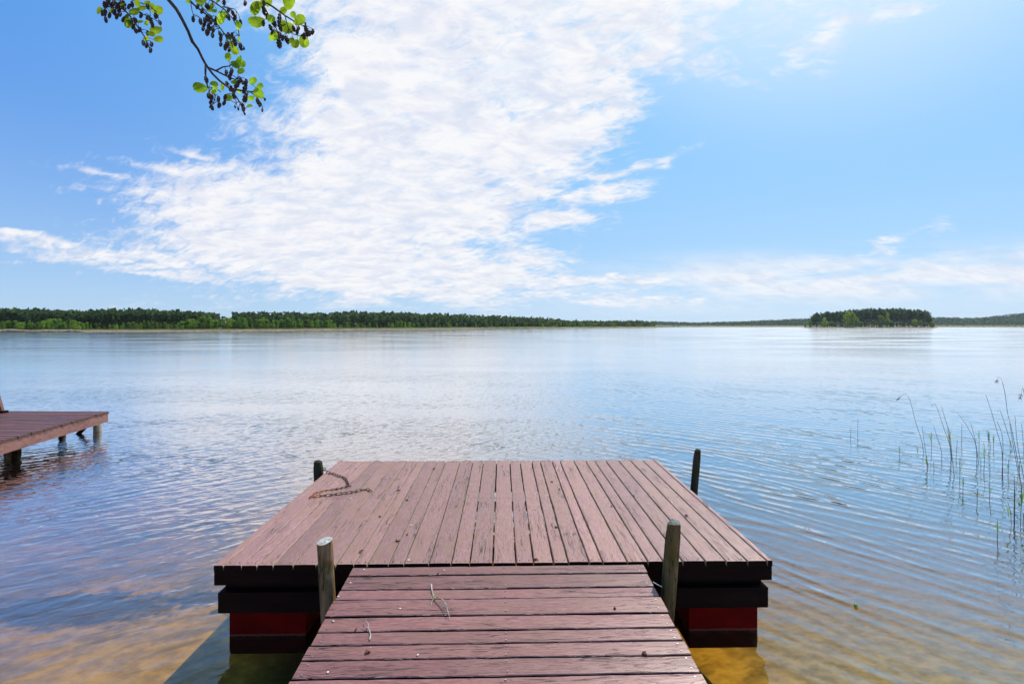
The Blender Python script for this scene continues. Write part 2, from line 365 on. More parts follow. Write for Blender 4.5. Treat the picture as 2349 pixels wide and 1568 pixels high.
def height(Pv):
    A = t.noise(t.dirmap(Pv, 30, (3.8, 7.2, 1)), 1.0, 2.3, 0.5, 0.35)      # crests run forward-right
    h = t.m('MULTIPLY', A, t.m('MULTIPLY_ADD', wr, -0.010, 0.014))
    lw = t.m('MULTIPLY_ADD', wr, -0.06, 0.10)
    h = t.m('ADD', h, t.m('MULTIPLY', train(Pv, 44, 0.24, 4.0, 16.0), t.m('MULTIPLY', lw, 0.55)))
    bw_ = t.m('MULTIPLY_ADD', wr, 0.065, 0.03)
    B = t.m('ADD', train(Pv, 124, 0.175, 1.0, 14.0), train(Pv, 144, 0.30, 2.0, 12.0))
    h = t.m('ADD', h, t.m('MULTIPLY', B, bw_))
    C = t.noise(Pv, 11.0, 2, 0.5)
    h = t.m('ADD', h, t.m('MULTIPLY', C, 0.0016))
    L = t.noise(t.dirmap(Pv, 75, (0.5, 1.3, 1)), 1.0, 1, 0.4)
    return t.m('ADD', h, t.m('MULTIPLY', L, 0.012))
E = 0.012
def swell(Pv): return t.m('MULTIPLY', t.noise(t.dirmap(Pv, 8, (0.8, 3.0, 1)), 1.0, 3, 0.6), 0.0095)
far_ = t.sm(rng, 0.8, 1.5, 0.0, 0.9)
s0 = swell(P0); s1 = swell(t.vm('ADD', P0, (0.04, 0, 0))); s2 = swell(t.vm('ADD', P0, (0, 0.04, 0)))
fx = t.m('MULTIPLY', t.m('MULTIPLY', t.m('SUBTRACT', s0, s1), 25.0), far_); fy = t.m('MULTIPLY', t.m('MULTIPLY', t.m('SUBTRACT', s0, s2), 25.0), far_)
h0 = height(P0); h1 = height(t.vm('ADD', P0, (E, 0, 0))); h2 = height(t.vm('ADD', P0, (0, E, 0)))
amp = t.m('MULTIPLY', t.m('MULTIPLY', calm, near), -1.9 / E)
gx = t.m('MULTIPLY', t.m('SUBTRACT', h1, h0), amp); gy = t.m('MULTIPLY', t.m('SUBTRACT', h2, h0), amp)
N = t.vm('NORMALIZE', t.comb(t.m('ADD', gx, fx), t.m('ADD', gy, fy), 1.0))
fc_ = t.node('ShaderNodeLayerWeight', {'Blend': 0.5, 'Normal': N}).outputs['Facing']
fr = t.m('MULTIPLY_ADD', t.sm(fc_, 0.39, 0.96), 0.93, 0.03)
tr = t.node('ShaderNodeBsdfTransparent', {'Color': (1, 1, 1, 1)}).outputs[0]
df = t.node('ShaderNodeBsdfDiffuse', {'Color': (0.26, 0.24, 0.22, 1)}).outputs[0]
gl = t.node('ShaderNodeBsdfGlossy', {'Color': (1, 1, 1, 1), 'Roughness': rgh, 'Normal': N}).outputs[0]
m1 = t.node('ShaderNodeMixShader', {0: 0.02, 1: tr, 2: df}).outputs[0]
m2 = t.node('ShaderNodeMixShader', {0: fr, 1: m1, 2: gl}).outputs[0]
finish(t, m2)
va = t.node('ShaderNodeVolumeAbsorption', {'Color': (0.84, 0.70, 0.20, 1), 'Density': 1.45}).outputs[0]
t.l.new(va, t.out.inputs[1]); M_WATER = m_
b = MB(); b.box((-2500, -5.5, -9), (2500, 2600, 0)); tag(b.build('water', M_WATER), kind='structure')

# lake bed with the near bank behind the viewer
def bed_z(x, y):
    s = -0.50 - (y - 3.8) * ((0.21 if x > -1.5 else 0.055) if y > 3.8 else 0.105) if y > -2 else -0.50 + 0.609 + (-2 - y) * 0.22
    s += 0.05 * mnoise.noise(Vector((x * 0.5, y * 0.5, 0))) * min(1, max(0, (y + 2) / 3))
    if y > 9: s = max(s, -3.5)
    return max(min(s, 1.0 + 0.2 * mnoise.noise(Vector((x * .2, y * .2, 3)))), -6)
xs = [-400, -120, -50, -25] + [-16 + i * 0.5 for i in range(65)] + [25, 50, 120, 400]
ys = [-60, -30, -16, -10] + [-7 + i * 0.5 for i in range(50)] + [20, 30, 60, 150, 400, 2590]
b = MB(); b.add([(x, y, bed_z(x, y)) for y in ys for x in xs],
    [(j * len(xs) + i, j * len(xs) + i + 1, (j + 1) * len(xs) + i + 1, (j + 1) * len(xs) + i) for j in range(len(ys) - 1) for i in range(len(xs) - 1)])
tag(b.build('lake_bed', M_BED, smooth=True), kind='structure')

# ------------------------------------------------------------------ dock
WD, DD, ZT = 4.0, 2.78, 0.58
ang = R(1.15)
dock = thing('floating_dock', (-0.1145, 3.666, 0), ang, 'square floating dock of maroon planks on red pontoons, in the centre', 'dock')
edges = [489,510,552,587,623,668,720,764,805,836,884,919,976,1027,1069,1122,1175,1216,1262,1296,1344,1376,1432,1480,1516,1561,1614,1662,1712,1758,1770]
ex = [-WD / 2 + (e - 489) / (1770 - 489) * WD for e in edges]
def plank(wd, ln, th, seed, gap=0.004, mats=None, nails=(), jit=0.0016, ends=0.004, nmi=2, nr=0.0035):
    """board lying along local Y from 0 to ln, centred on x, top at z=0"""
    rr = random.Random(seed); b = MB(); n = max(6, int(ln / 0.09)); ch = 0.004
    hw = wd / 2 - gap; o1, o2 = rr.uniform(0, 99), rr.uniform(0, 99)
    e0, e1 = rr.uniform(-ends, ends), rr.uniform(-ends, ends); dz = rr.uniform(-0.0018, 0.0018)
    for i in range(n + 1):
        y = e0 + (ln - e0 + e1) * i / n
        l = -hw + jit * 1.6 * mnoise.noise(Vector((y * 2.5, o1, 0))) + rr.uniform(-jit, jit)
        r = hw + jit * 1.6 * mnoise.noise(Vector((y * 2.5, o2, 0))) + rr.uniform(-jit, jit)
        z = dz + 0.0025 * mnoise.noise(Vector((y * 1.3, o1, 5)))
        b.v += [(l, y, -th), (l, y, z - ch), (l + ch, y, z), (0, y, z + 0.0008), (r - ch, y, z), (r, y, z - ch), (r, y, -th)]
    for i in range(n):
        k = i * 7
        for j in range(7):
            a, c_ = k + j, k + (j + 1) % 7
            b.f.append((a + 7, c_ + 7, c_, a)); b.m.append(1 if j in (0, 5, 6) else 0)
    b.f.append(tuple(range(7))); b.m.append(3)
    b.f.append(tuple(n * 7 + j for j in reversed(range(7)))); b.m.append(3)
    for (nx, ny) in nails:
        nn = 7; zc = dz + 0.0022; r0 = nr * rr.uniform(.8, 1.2); k = len(b.v)
        nx += rr.uniform(-.004, .004); ny += rr.uniform(-.006, .006)
        b.v += [(nx + r0 * math.cos(2 * math.pi * q / nn), ny + r0 * math.sin(2 * math.pi * q / nn), zc + 0.001) for q in range(nn)]
        b.v += [(nx + r0 * 1.1 * math.cos(2 * math.pi * q / nn), ny + r0 * 1.1 * math.sin(2 * math.pi * q / nn), zc - 0.004) for q in range(nn)]
        b.f.append(tuple(k + q for q in range(nn))); b.m.append(nmi)
        for q in range(nn): b.f.append((k + nn + q, k + nn + (q + 1) % nn, k + (q + 1) % nn, k + q)); b.m.append(nmi)
    return b
for i in range(len(ex) - 1):
    wd = ex[i + 1] - ex[i]; cxp = (ex[i] + ex[i + 1]) / 2
    g = 0.0040 if i < 14 else 0.0058
    if i in (0, len(ex) - 2): g = 0.001
    nl = [] if wd < .07 else [(s * wd * .27, y) for s in (-1, 1) for y in (0.035, 1.38, DD - .04)]
    o = plank(wd, DD, 0.040, 100 + i, g, nails=nl).build('plank', [M_DECK, M_SIDE, M_NAIL, M_FASC], dock)
    o.location = (cxp, 0, ZT)
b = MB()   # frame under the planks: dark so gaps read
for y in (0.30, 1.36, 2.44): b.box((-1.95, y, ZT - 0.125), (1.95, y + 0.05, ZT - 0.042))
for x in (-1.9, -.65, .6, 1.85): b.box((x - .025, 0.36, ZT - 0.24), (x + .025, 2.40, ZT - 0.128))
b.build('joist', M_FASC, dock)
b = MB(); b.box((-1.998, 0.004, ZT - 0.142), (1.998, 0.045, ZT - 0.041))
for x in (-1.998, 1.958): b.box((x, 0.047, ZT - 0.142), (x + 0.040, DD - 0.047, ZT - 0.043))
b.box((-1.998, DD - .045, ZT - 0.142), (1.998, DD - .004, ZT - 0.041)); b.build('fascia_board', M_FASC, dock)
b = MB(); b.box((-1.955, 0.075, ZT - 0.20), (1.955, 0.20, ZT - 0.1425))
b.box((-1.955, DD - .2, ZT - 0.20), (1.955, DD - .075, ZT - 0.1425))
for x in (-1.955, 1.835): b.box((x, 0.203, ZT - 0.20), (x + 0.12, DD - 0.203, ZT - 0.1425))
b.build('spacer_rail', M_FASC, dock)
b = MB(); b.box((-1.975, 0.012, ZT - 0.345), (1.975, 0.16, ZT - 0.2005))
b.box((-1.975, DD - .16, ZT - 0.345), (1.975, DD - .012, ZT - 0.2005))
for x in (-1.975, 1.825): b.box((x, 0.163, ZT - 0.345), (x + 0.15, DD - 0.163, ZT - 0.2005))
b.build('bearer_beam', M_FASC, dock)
for x0, x1 in ((-1.953, -1.40), (1.44, 1.953)):
    b = MB(); b.box((x0, 0.125, -0.125), (x1, DD - .12, ZT - 0.346)); b.build('pontoon', M_RED, dock)

# ------------------------------------------------------------------ gangway
GS = (1.754 - 1.70) / (3.63 - 2.507)     # slope
def GH(d): return 1.754 - GS * (d - 2.507)
def gd(y):
    d = 3.0
    for _ in range(30): d = GH(d) * F / (y - HY)
    return d
rows = [1297.0, 1317, 1348.5, 1372, 1410, 1443.5, 1473.5, 1507.5, 1550]
ds = [gd(y) for y in rows]
while ds[-1] > -2.4: ds.append(ds[-1] - random.uniform(0.115, 0.15))
gxc = (-1.115 + 0.925) / 2; ga = R(1.35)
gang = thing('gangway', (gxc, ds[0], 0), ga, 'sloping maroon gangway of cross planks leading out to the dock', 'gangway')
for i in range(len(ds) - 1):
    wd = ds[i] - ds[i + 1]; mid = (ds[i] + ds[i + 1]) / 2
    nl = [(s * wd * .27, y) for s in (-1, 1) for y in (0.04, 0.98, 2.0)]
    o = plank(wd, 2.045, 0.030, 300 + i, 0.0056, nails=nl, ends=0.006, jit=0.002, nr=0.0045).build('plank', [M_GANG, M_FASC, M_SCREW, M_FASC], gang)
    # local Y of the board runs across the gangway
    o.rotation_euler = (0, math.atan(GS), 0)
    o.matrix_local = Matrix.Translation((1.0225, mid - ds[0], CH - GH(mid) + random.uniform(-.001, .001))) @ Matrix.Rotation(math.atan(GS), 4, 'X') @ Matrix.Rotation(R(90), 4, 'Z')
for x in (-0.93, 0, 0.93):
    b = MB(); y0, y1 = -0.05, ds[-1] - ds[0]
    za, zb = CH - GH(ds[0]) - .032, CH - GH(ds[-1]) - .032
    b.add([(x + sx * .03, yy_, zz_ - dz_) for yy_, zz_ in ((y0, za), (y1, zb)) for dz_ in (0, .12) for sx in (-1, 1)],
          [(0, 1, 5, 4), (2, 6, 7, 3), (0, 4, 6, 2), (1, 3, 7, 5), (0, 2, 3, 1), (4, 5, 7, 6)])
    b.build('stringer', M_FASC, gang)
for x in (-.85, .85):
    b = MB(); b.tube([(x, -2.6, -0.9), (x, -2.6, CH - GH(ds[0] - 2.6) - .155)], 0.05, 10); b.build('support_leg', M_POSTD, gang)

# ------------------------------------------------------------------ mooring posts
def post(top, bottom_px, d, dia, m_top, m_side, style, label):
    T = AT(top[0], top[1], d); Bp = AT(bottom_px[0], bottom_px[1], d)
    dirn = (Bp - T).normalized(); zb = -1.6
    Bt = T + dirn * ((T.z - zb) / -dirn.z)
    root = thing('mooring_post', (Bt.x, Bt.y, zb), 0, label, 'post', 'wooden posts round the dock')
    b = MB(); n = 14; k = 22
    pts = [Bt.lerp(T, i / k) - Vector((Bt.x, Bt.y, zb)) for i in range(k + 1)]
    o1 = random.uniform(0, 50)
    for i, p in enumerate(pts):
        for j in range(n):
            a = 2 * math.pi * j / n
            r = dia / 2 * (1.04 - 0.06 * i / k) * (1 + 0.09 * mnoise.noise(Vector((math.cos(a) * 1.2, math.sin(a) * 1.2, p.z * 2.2 + o1))) + 0.03 * mnoise.noise(Vector((a * 3, p.z * 14, o1))))
            z = 0
            if i == k: z = {'flat': 0.012 * math.cos(a - 0.8), 'round': -0.022, 'rough': random.uniform(-.012, .006)}[style]; r *= {'flat': 1.0, 'round': .82, 'rough': .88}[style]
            b.v.append((p.x + r * math.cos(a), p.y + r * math.sin(a), p.z + z))
    for i in range(k):
        for j in range(n): b.f.append((i * n + j, i * n + (j + 1) % n, (i + 1) * n + (j + 1) % n, (i + 1) * n + j)); b.m.append(0)
    b.build('shaft', m_side, root, smooth=True)
    c_ = MB(); p = pts[-1]; R0 = [Vector(q) for q in b.v[-n:]]
    c_.v += [tuple(q) for q in R0]; 
    ctr = sum(R0, Vector()) / n
    hump = {'flat': 0.001, 'round': 0.012, 'rough': 0.016}[style]
    for rr_ in (0.55,):
        c_.v += [tuple(ctr.lerp(q, rr_) + Vector((0, 0, hump + random.uniform(-.003, .005)))) for q in R0]
    c_.v.append(tuple(ctr + Vector((0, 0, hump * 1.3))))
    for j in range(n):
        c_.f.append((j, (j + 1) % n, n + (j + 1) % n, n + j)); c_.m.append(0)
        c_.f.append((n + j, n + (j + 1) % n, 2 * n)); c_.m.append(0)
    c_.build('cut_top', m_top, root)
    return root
post((745, 1240), (754, 1410), 3.50, 0.102, M_CUT, M_POST, 'flat', 'weathered post with pale flat sawn top, left of the gangway')
post((1547, 1198), (1529, 1415), 3.55, 0.103, M_POSTG, M_POSTO, 'rough', 'tall brown post with crumbling top, right of the gangway')
post((729, 1054), (731, 1098), 6.02, 0.112, M_POSTD, M_POSTD, 'round', 'short dark round-topped post at the far left dock edge, by the chain')
post((1601, 1028), (1592, 1128), 5.65, 0.080, M_POSTD, M_POSTD, 'round', 'thin dark post standing beyond the right edge of the dock')

# ------------------------------------------------------------------ chain
raw = [(672,405),(740,425),(800,440),(860,460),(920,480),(960,505),(980,545),(990,580),(1000,600),(930,615),(870,630),(800,640),(740,650),(680,658),(620,670),(560,690),(520,720),(495,745),(600,728),(700,720),(780,712),(850,700),(930,690),(1000,683),(1090,668),(1140,655),(1200,645),(1250,640),(1292,664)]
cp = [G(624 + x * .1756, 1009.4 + y * .1756, ZT + 0.010) for x, y in raw]
cp[0].z += 0.03
ln = [0.0]
for a, c_ in zip(cp, cp[1:]): ln.append(ln[-1] + (c_ - a).length)
def along(s_):
    for i in range(len(cp) - 1):
        if ln[i + 1] >= s_: return cp[i].lerp(cp[i + 1], (s_ - ln[i]) / max(1e-6, ln[i + 1] - ln[i]))
    return cp[-1]
chain = thing('chain', (cp[0].x, cp[0].y, ZT), 0, 'rusty iron mooring chain zigzagging over the far left dock planks', 'chain')
LK = 0.043
def link_mesh(name, m_):
    b = MB(); a_, w_ = 0.020, 0.0125; pts = []
    for k in range(16):
        th = 2 * math.pi * k / 16; x = w_ * math.cos(th); y = w_ * math.sin(th) + (a_ if math.sin(th) >= 0 else -a_)
        pts.append((x, y, 0))
    n = 6; rr_ = 0.0031
    for i, p in enumerate(pts):
        p = Vector(p); d = (Vector(pts[(i + 1) % 16]) - Vector(pts[i - 1])).normalized(); s_ = d.cross(Vector((0, 0, 1)))
        for j in range(n):
            a = 2 * math.pi * j / n; b.v.append(tuple(p + s_ * math.cos(a) * rr_ + Vector((0, 0, 1)) * math.sin(a) * rr_))
    for i in range(16):
        for j in range(n): b.f.append((i * n + j, i * n + (j + 1) % n, ((i + 1) % 16) * n + (j + 1) % n, ((i + 1) % 16) * n + j)); b.m.append(0)
    return b.mesh(name, m_, True)
lm, lm2 = link_mesh('link', M_RUST), link_mesh('link_orange', M_RUST2)
s_ = 0.0; k = 0
while s_ < ln[-1]:
    p = along(s_); q = along(min(ln[-1], s_ + 0.01)); d = (q - p)
    az = math.atan2(-d.x, d.y) if d.length > 1e-6 else 0
    o = link('link', lm2 if 0.50 < s_ / ln[-1] < 0.70 else lm, chain)
    o.location = p - Vector((cp[0].x, cp[0].y, ZT)); o.rotation_euler = (0, R(8 if k % 2 else 40) + R(random.uniform(-10, 10)), az + R(random.uniform(-7, 7)))
    s_ += 0.050; k += 1

# ------------------------------------------------------------------ things lying on the planks
def on_gang(px, py, dz=0.0):
    d = gd(py); return Vector(((px - CX) / F * d, d, CH - GH(d) + dz))
def g2(x, y): return (642 + x * .2344, 1266 + y * .2344)
def twig(paths, label, rads):
    pts0 = on_gang(*g2(*paths[0][0])); root = thing('twig', pts0, 0, label, 'twig', 'dry twigs fallen on the gangway')
    b = MB()
    for pa, r0 in zip(paths, rads):
        n = len(pa); b.tube([on_gang(*g2(x, y), z) - pts0 for x, y, z in [(q[0], q[1], q[2] if len(q) > 2 else .004) for q in pa]], [r0 * (1 - .55 * i / n) for i in range(n)], 5, jit=.15)
    b.build('stem', M_TWIG, root); return root, pts0
t1, o1 = twig([[(1480, 320), (1484, 350), (1492, 400), (1508, 455, .012)], [(1508, 455, .012), (1488, 500, .01), (1470, 560)], [(1508, 455, .012), (1560, 490, .03), (1605, 530, .035), (1635, 590, .03), (1650, 650, .02)],
               [(1605, 530, .035), (1640, 560, .03), (1668, 578, .022)], [(1620, 560, .032), (1590, 575, .02)], [(1560, 490, .03), (1600, 515, .03), (1640, 518, .03)], [(1635, 600, .03), (1655, 630, .015), (1662, 660, .01)]],
              'branching pale dry twig with a curled tip, mid gangway', [.006, .0025, .0034, .002, .0018, .0018, .0018])
b = MB()
for k in range(14):
    p = on_gang(*g2(1508 + random.uniform(-16, 16), 462 + random.uniform(-12, 12)), random.uniform(.005, .03)) - o1
    b.add([p + Vector((random.uniform(-.011, .011), random.uniform(-.011, .011), random.uniform(-.006, .006))) for _ in range(3)], [(0, 1, 2)])
b.build('moss_tuft', plain('yellow_moss', (0.45, 0.42, 0.08, 1), .9, .4, 60), t1)
t2, o2 = twig([[(878, 865), (886, 820), (880, 780), (862, 758, .01)], [(862, 758, .01), (868, 730, .015), (846, 712, .02), (840, 690, .02)], [(862, 758, .01), (830, 752, .01), (790, 748, .006)]],
              'small forked pale twig on the left of the gangway', [.0048, .003, .0024])
def curl(P_, az, L_, r_, m_, name, label, cat, group, lobes=1):
    b = MB(); n = 6
    for q in range(lobes):
        a0 = az + q * R(random.uniform(40, 75)); c0 = random.uniform(-.8, .8); pts = []; p = Vector((0, 0, r_)); a = a0
        for i in range(n): pts.append(p.copy()); p = p + Vector((math.cos(a), math.sin(a), random.uniform(-.1, .3))) * L_ / n; a += c0 / n * 2
        b.tube(pts, [r_ * (.5 + .6 * math.sin(math.pi * (i + .7) / (n + .6))) for i in range(n)], 6, jit=.3)
    o = b.build(name, m_); o.location = P_; return tag(o, label, cat, group)
GC = 'brown alder catkins dropped on the planks'
for (x, y), lb, L_, lob in [((735, 775), 'dark curled catkin beside the forked twig on the gangway', .03, 1),
        ((840, 1000), 'reddish forked catkin near the lower left of the gangway', .032, 2),
        ((1540, 225), 'reddish catkin lying across the first gangway gap', .03, 1)]:
    curl(on_gang(*g2(x, y)), R(random.uniform(20, 80)), L_, .005, M_CATK, 'catkin', lb, 'catkin', GC, lob)
def g3(x, y): return (1147 + x * .2344, 1266 + y * .2344)
for (x, y), lb, L_, lob in [((1390, 1000), 'brown catkin pair over a gap at the lower right of the gangway', .03, 2),
        ((1115, 560), 'small dark seed on the right half of the gangway', .014, 2)]:
    curl(on_gang(*g3(x, y)), R(random.uniform(-60, 80)), L_, .006, M_CATK, 'catkin', lb, 'catkin', GC, lob)
def g7(x, y): return (458.8 + x * .3446, 1027.7 + y * .3446)
def g8(x, y): return (1101 + x * .3681, 991 + y * .3681)
for f_, (x, y), lb in [(g7, (1375, 350), 'catkin mid-left of the dock, right of the chain end'), (g7, (1190, 458), 'catkin left of the dock centre, below the chain end'),
        (g7, (1375, 580), 'pale brown catkin on the near left half of the dock'), (g7, (1305, 622), 'dark catkin wedged in a gap near the left front of the dock'),
        (g7, (1062, 688), 'catkin close to the front left dock edge by the flat-topped post'), (g7, (1550, 140), 'catkin near the far edge of the dock, left of centre'),
        (g7, (1310, 285), 'tiny catkin in a gap on the far left half of the dock'), (g8, (440, 310), 'small brown bud on the far right half of the dock'),
        (g8, (490, 358), 'brown catkin on the dock right of centre'), (g8, (955, 398), 'brown catkin on the far right planks of the dock'),
        (g8, (468, 596), 'brown bud in a gap at the dock middle right'), (g8, (335, 797), 'round brown bud at the front dock edge right of centre'),
        (g8, (1280, 522), 'dark bud in a gap behind the crumbling post'), (g8, (818, 466), 'pair of tiny dark buds on the right of the dock')]:
    curl(G(*f_(x, y), ZT + .001), R(random.uniform(-60, 60)), random.uniform(.022, .04), .0055, M_CATK, 'catkin', lb, 'catkin', GC, random.choice((1, 2)))
GP = 'pale petals scattered on the planks'
def petal(P_, lb, r_=.010):
    b = MB(); n = 7; b.v.append((0, 0, .006))
    for j in range(n): a = 2 * math.pi * j / n; b.v.append((r_ * math.cos(a) * random.uniform(.8, 1.2), .7 * r_ * math.sin(a) * random.uniform(.8, 1.2), .003))
    for j in range(n): b.f.append((0, 1 + j, 1 + (j + 1) % n)); b.m.append(0)
    o = b.build('petal', M_PETAL); o.location = P_; o.rotation_euler = (0, 0, random.uniform(0, 6)); tag(o, lb, 'petal', GP)
for (x, y), lb in [((915, 125), 'white petal at the far left corner of the dock'), ((1003, 335), 'white petal just below the chain'), ((1512, 248), 'white petal in the dock middle near the far edge'),
                   ((1405, 512), 'tiny white petal on the left half of the dock'), ((1388, 745), 'white petal at the front dock edge above the gangway')]:
    petal(G(*g7(x, y), ZT + .002), lb, .011)
for (x, y), lb in [((822, 176), 'petal on the first gangway plank, left'), ((1608, 180), 'pinkish petal on the first gangway plank, middle'), ((690, 305), 'petal at the left edge of the second gangway plank'),
                   ((522, 680), 'yellowish petal at the left gangway edge'), ((1175, 556), 'white petal on the fourth gangway plank'), ((1348, 1010), 'curled white petal low on the gangway'),
                   ((468, 1180), 'petal at the lower left of the gangway'), ((570, 440), 'petal at the left end of the third gangway plank')]:
    petal(on_gang(*g2(x, y), .002), lb, .008)
P_ = G(1963, 1393, 0.004)
o = curl(P_, 0.4, .03, .009, M_GREED, 'floating_leaf', 'pale green leaf floating on the water right of the dock', 'leaf', None, 2)

# white cord between gangway and post
b = MB(); b.tube([AT(1498, 1334, 3.50), AT(1508, 1340, 3.49), AT(1518, 1345, 3.49)], .0035, 6)
tag(b.build('cord', M_PETAL), 'short white cord tying the gangway to the tall brown post', 'cord')

# ------------------------------------------------------------------ side jetty
ZJ = 0.47
Cn = Vector((-8.50, 10.80, 0)); dS = Vector((0.46, -2.58, 0)).normalized(); dB = Vector((-2.13, 0.06, 0)).normalized()
jet = thing('jetty', Cn, 0, 'weathered red-brown jetty on stilts at the left edge', 'jetty')
nb = 40; bw = 0.146
for i in range(nb):
    st = dS * (bw * (i + .5)); L_ = 4.2
    b = plank(bw, L_, 0.045, 700 + i, 0.017, ends=.012, jit=.002)
    o = b.build('plank', [M_JET, M_FASC, M_NAIL, M_END], jet)
    o.matrix_local = Matrix.Translation(st + Vector((0, 0, ZJ))) @ Matrix.Rotation(math.atan2(-dB.x, dB.y), 4, 'Z')
MS = Matrix.Rotation(math.atan2(-dS.x, dS.y), 4, 'Z')
b = MB(); b.box((0.0, 0.0, ZJ - .22), (0.05, nb * bw, ZJ - .048)); o = b.build('side_beam', M_JET, jet); o.matrix_local = Matrix.Translation(Vector((-.02, 0, 0))) @ MS
b = MB(); b.box((3.6, 0.02, ZJ - .20), (3.65, nb * bw, ZJ - .037)); 
b.box((.6, .1, ZJ - .2), (.65, nb * bw, ZJ - .04))
o = b.build('inner_joist', M_FASC, jet); o.matrix_local = MS.copy()
def jpost(px, py, dia=.11, off=Vector((0, 0, 0)), top=ZJ - .20):
    p = G(px, py) + off - Cn; b = MB(); b.tube([(p.x, p.y, -2.6), (p.x + .01, p.y, -1), (p.x, p.y, 0), (p.x, p.y, top)], [dia / 2 * 1.1, dia / 2 * 1.05, dia / 2, dia / 2], 12, jit=.04)
    return b.build('stilt', M_POSTG, jet, smooth=True)
jpost(223, 990, .15); jpost(20, 1036, .14)
for px_j, py_j in ((142, 995), (38, 1036)): jpost(px_j, py_j, .13).data.materials[0] = M_POSTD
b = MB(); a = G(180, 994) - Cn; e = AT(212, 962, 10.7) - Cn; b.tube([a + (a - e) * .8, e], .045, 4); b.build('brace', M_FASC, jet)
# bench on the jetty, mostly outside the frame
bench = thing('bench', AT(-30, 938, 10.6).xy.to_3d() + Vector((0, 0, ZJ)), R(2), 'brown slatted bench back edge at the far left on the jetty', 'bench')
b = MB()
for k in range(3): b.box((-.62, -.02 + k * .0, .45 - .16 * k + .0), (.08, .012, .58 - .16 * k), 0, Matrix.Rotation(R(-8), 4, 'X'))
b.build('backrest', M_JET, bench)
b = MB(); b.add([(.14, -.03, 0), (.335, -.03, 0), (.335, .03, 0), (.14, .03, 0), (.0, -.03, .62), (.17, -.03, .60), (.17, .03, .60), (.0, .03, .62)],
    [(0, 1, 5, 4), (3, 7, 6, 2), (0, 4, 7, 3), (1, 2, 6, 5), (4, 5, 6, 7), (3, 2, 1, 0)]); b.build('end_panel', M_JET, bench)
b = MB(); b.box((.20, -.05, .0), (.385, .05, .045)); b.build('foot', M_FASC, bench)
b = MB(); b.box((-.7, -.45, .28), (.05, -.06, .31)); b.build('seat', M_JET, bench)

# ------------------------------------------------------------------ far shore: land, trees
def interp(tab, x):
    if x <= tab[0][0]: return tab[0][1]
    for (a, va), (b_, vb) in zip(tab, tab[1:]):
        if x <= b_: return va + (vb - va) * (x - a) / (b_ - a)
    return tab[-1][1]
SHORE = [(-900, 763), (0, 761.5), (180, 761.5), (500, 760), (800, 757), (950, 756), (1100, 754.6), (1290, 753.2), (1400, 752.3), (1500, 751.4), (1560, 750.0), (1850, 749.8), (2150, 750.2), (2349, 750.4), (3200, 751)]
def shore_d(px): return CH * F / (interp(SHORE, px) - HY)
b = MB(); cols = list(range(-900, 3220, 20)); prof = [(0, -.6), (1.5, .15), (12, .7), (40, 1.2), (130, 2.0), (500, 3.0), (1500, 6.0)]
for px in cols:
    d0 = shore_d(px) * (1 + .006 * mnoise.noise(Vector((px * .013, 0, 0))))
    for dd_, z in prof: b.v.append(((px - CX) / F * (d0 + dd_), d0 + dd_, z))
n = len(prof)
for i in range(len(cols) - 1):
    for j in range(n - 1): b.f.append((i * n + j, (i + 1) * n + j, (i + 1) * n + j + 1, i * n + j + 1)); b.m.append(0)
tag(b.build('shore', M_LAND, smooth=True), kind='structure')

def leafquads(b, centre, rad, cnt, size, rr, mi=0, shell=.55):
    for _ in range(cnt):
        v_ = Vector((rr.gauss(0, 1), rr.gauss(0, 1), rr.gauss(0, 1))).normalized() * (shell + (1 - shell) * rr.random() ** .6)
        p = centre + Vector((v_.x * rad[0], v_.y * rad[1], v_.z * rad[2]))
        a = Vector((rr.gauss(0, 1), rr.gauss(0, 1), rr.gauss(0, .6))).normalized(); c_ = a.cross(Vector((rr.gauss(0, 1), rr.gauss(0, 1), rr.gauss(0, 1)))).normalized()
        s1 = size * rr.uniform(.6, 1.3); s2 = size * rr.uniform(.5, 1.1)
        b.add([p - a * s1, p - c_ * s2, p + a * s1 * .9, p + c_ * s2], [(0, 1, 2, 3)], mi)
def broad_mesh(seed, slim=1.0):
    rr = random.Random(seed); b = MB(); w_ = .27 * slim
    for k in range(11):
        h = rr.uniform(.16, .86); env = math.sin(math.pi * min(1, (h + .12) / 1.08)) ** .7
        a = rr.uniform(0, 6.28); r = rr.uniform(.1, .75) * w_ * env
        s_ = rr.uniform(.10, .17)
        leafquads(b, Vector((r * math.cos(a), r * math.sin(a), h)), (s_ * slim, s_ * slim, s_ * 1.05), 42, .034, rr)
    leafquads(b, Vector((0, 0, .88)), (.07, .07, .11), 30, .03, rr)
    leafquads(b, Vector((0, 0, .35)), (w_ * .8, w_ * .8, .3), 90, .04, rr, shell=.1)
    return b.mesh('crown', M_BROAD)
def pine_mesh(seed):
    rr = random.Random(seed); b = MB(); base = rr.uniform(.28, .45)
    for k in range(13):
        h = base + (.97 - base) * (k + rr.random()) / 13
        q = (h - base) / (1 - base); env = .17 * (math.sin(math.pi * min(1, .18 + q * .82)) ** .8) + .02
        a = rr.uniform(0, 6.28); r = env * rr.uniform(.2, .8)
        leafquads(b, Vector((r * math.cos(a), r * math.sin(a), h)), (env * .62, env * .62, .055), 26, .028, rr)
    leafquads(b, Vector((0, 0, .95)), (.035, .035, .06), 18, .02, rr)
    leafquads(b, Vector((0, 0, (base + 1) / 2)), (.06, .06, .27), 60, .035, rr, shell=.1)
    return b.mesh('crown', M_PINE)
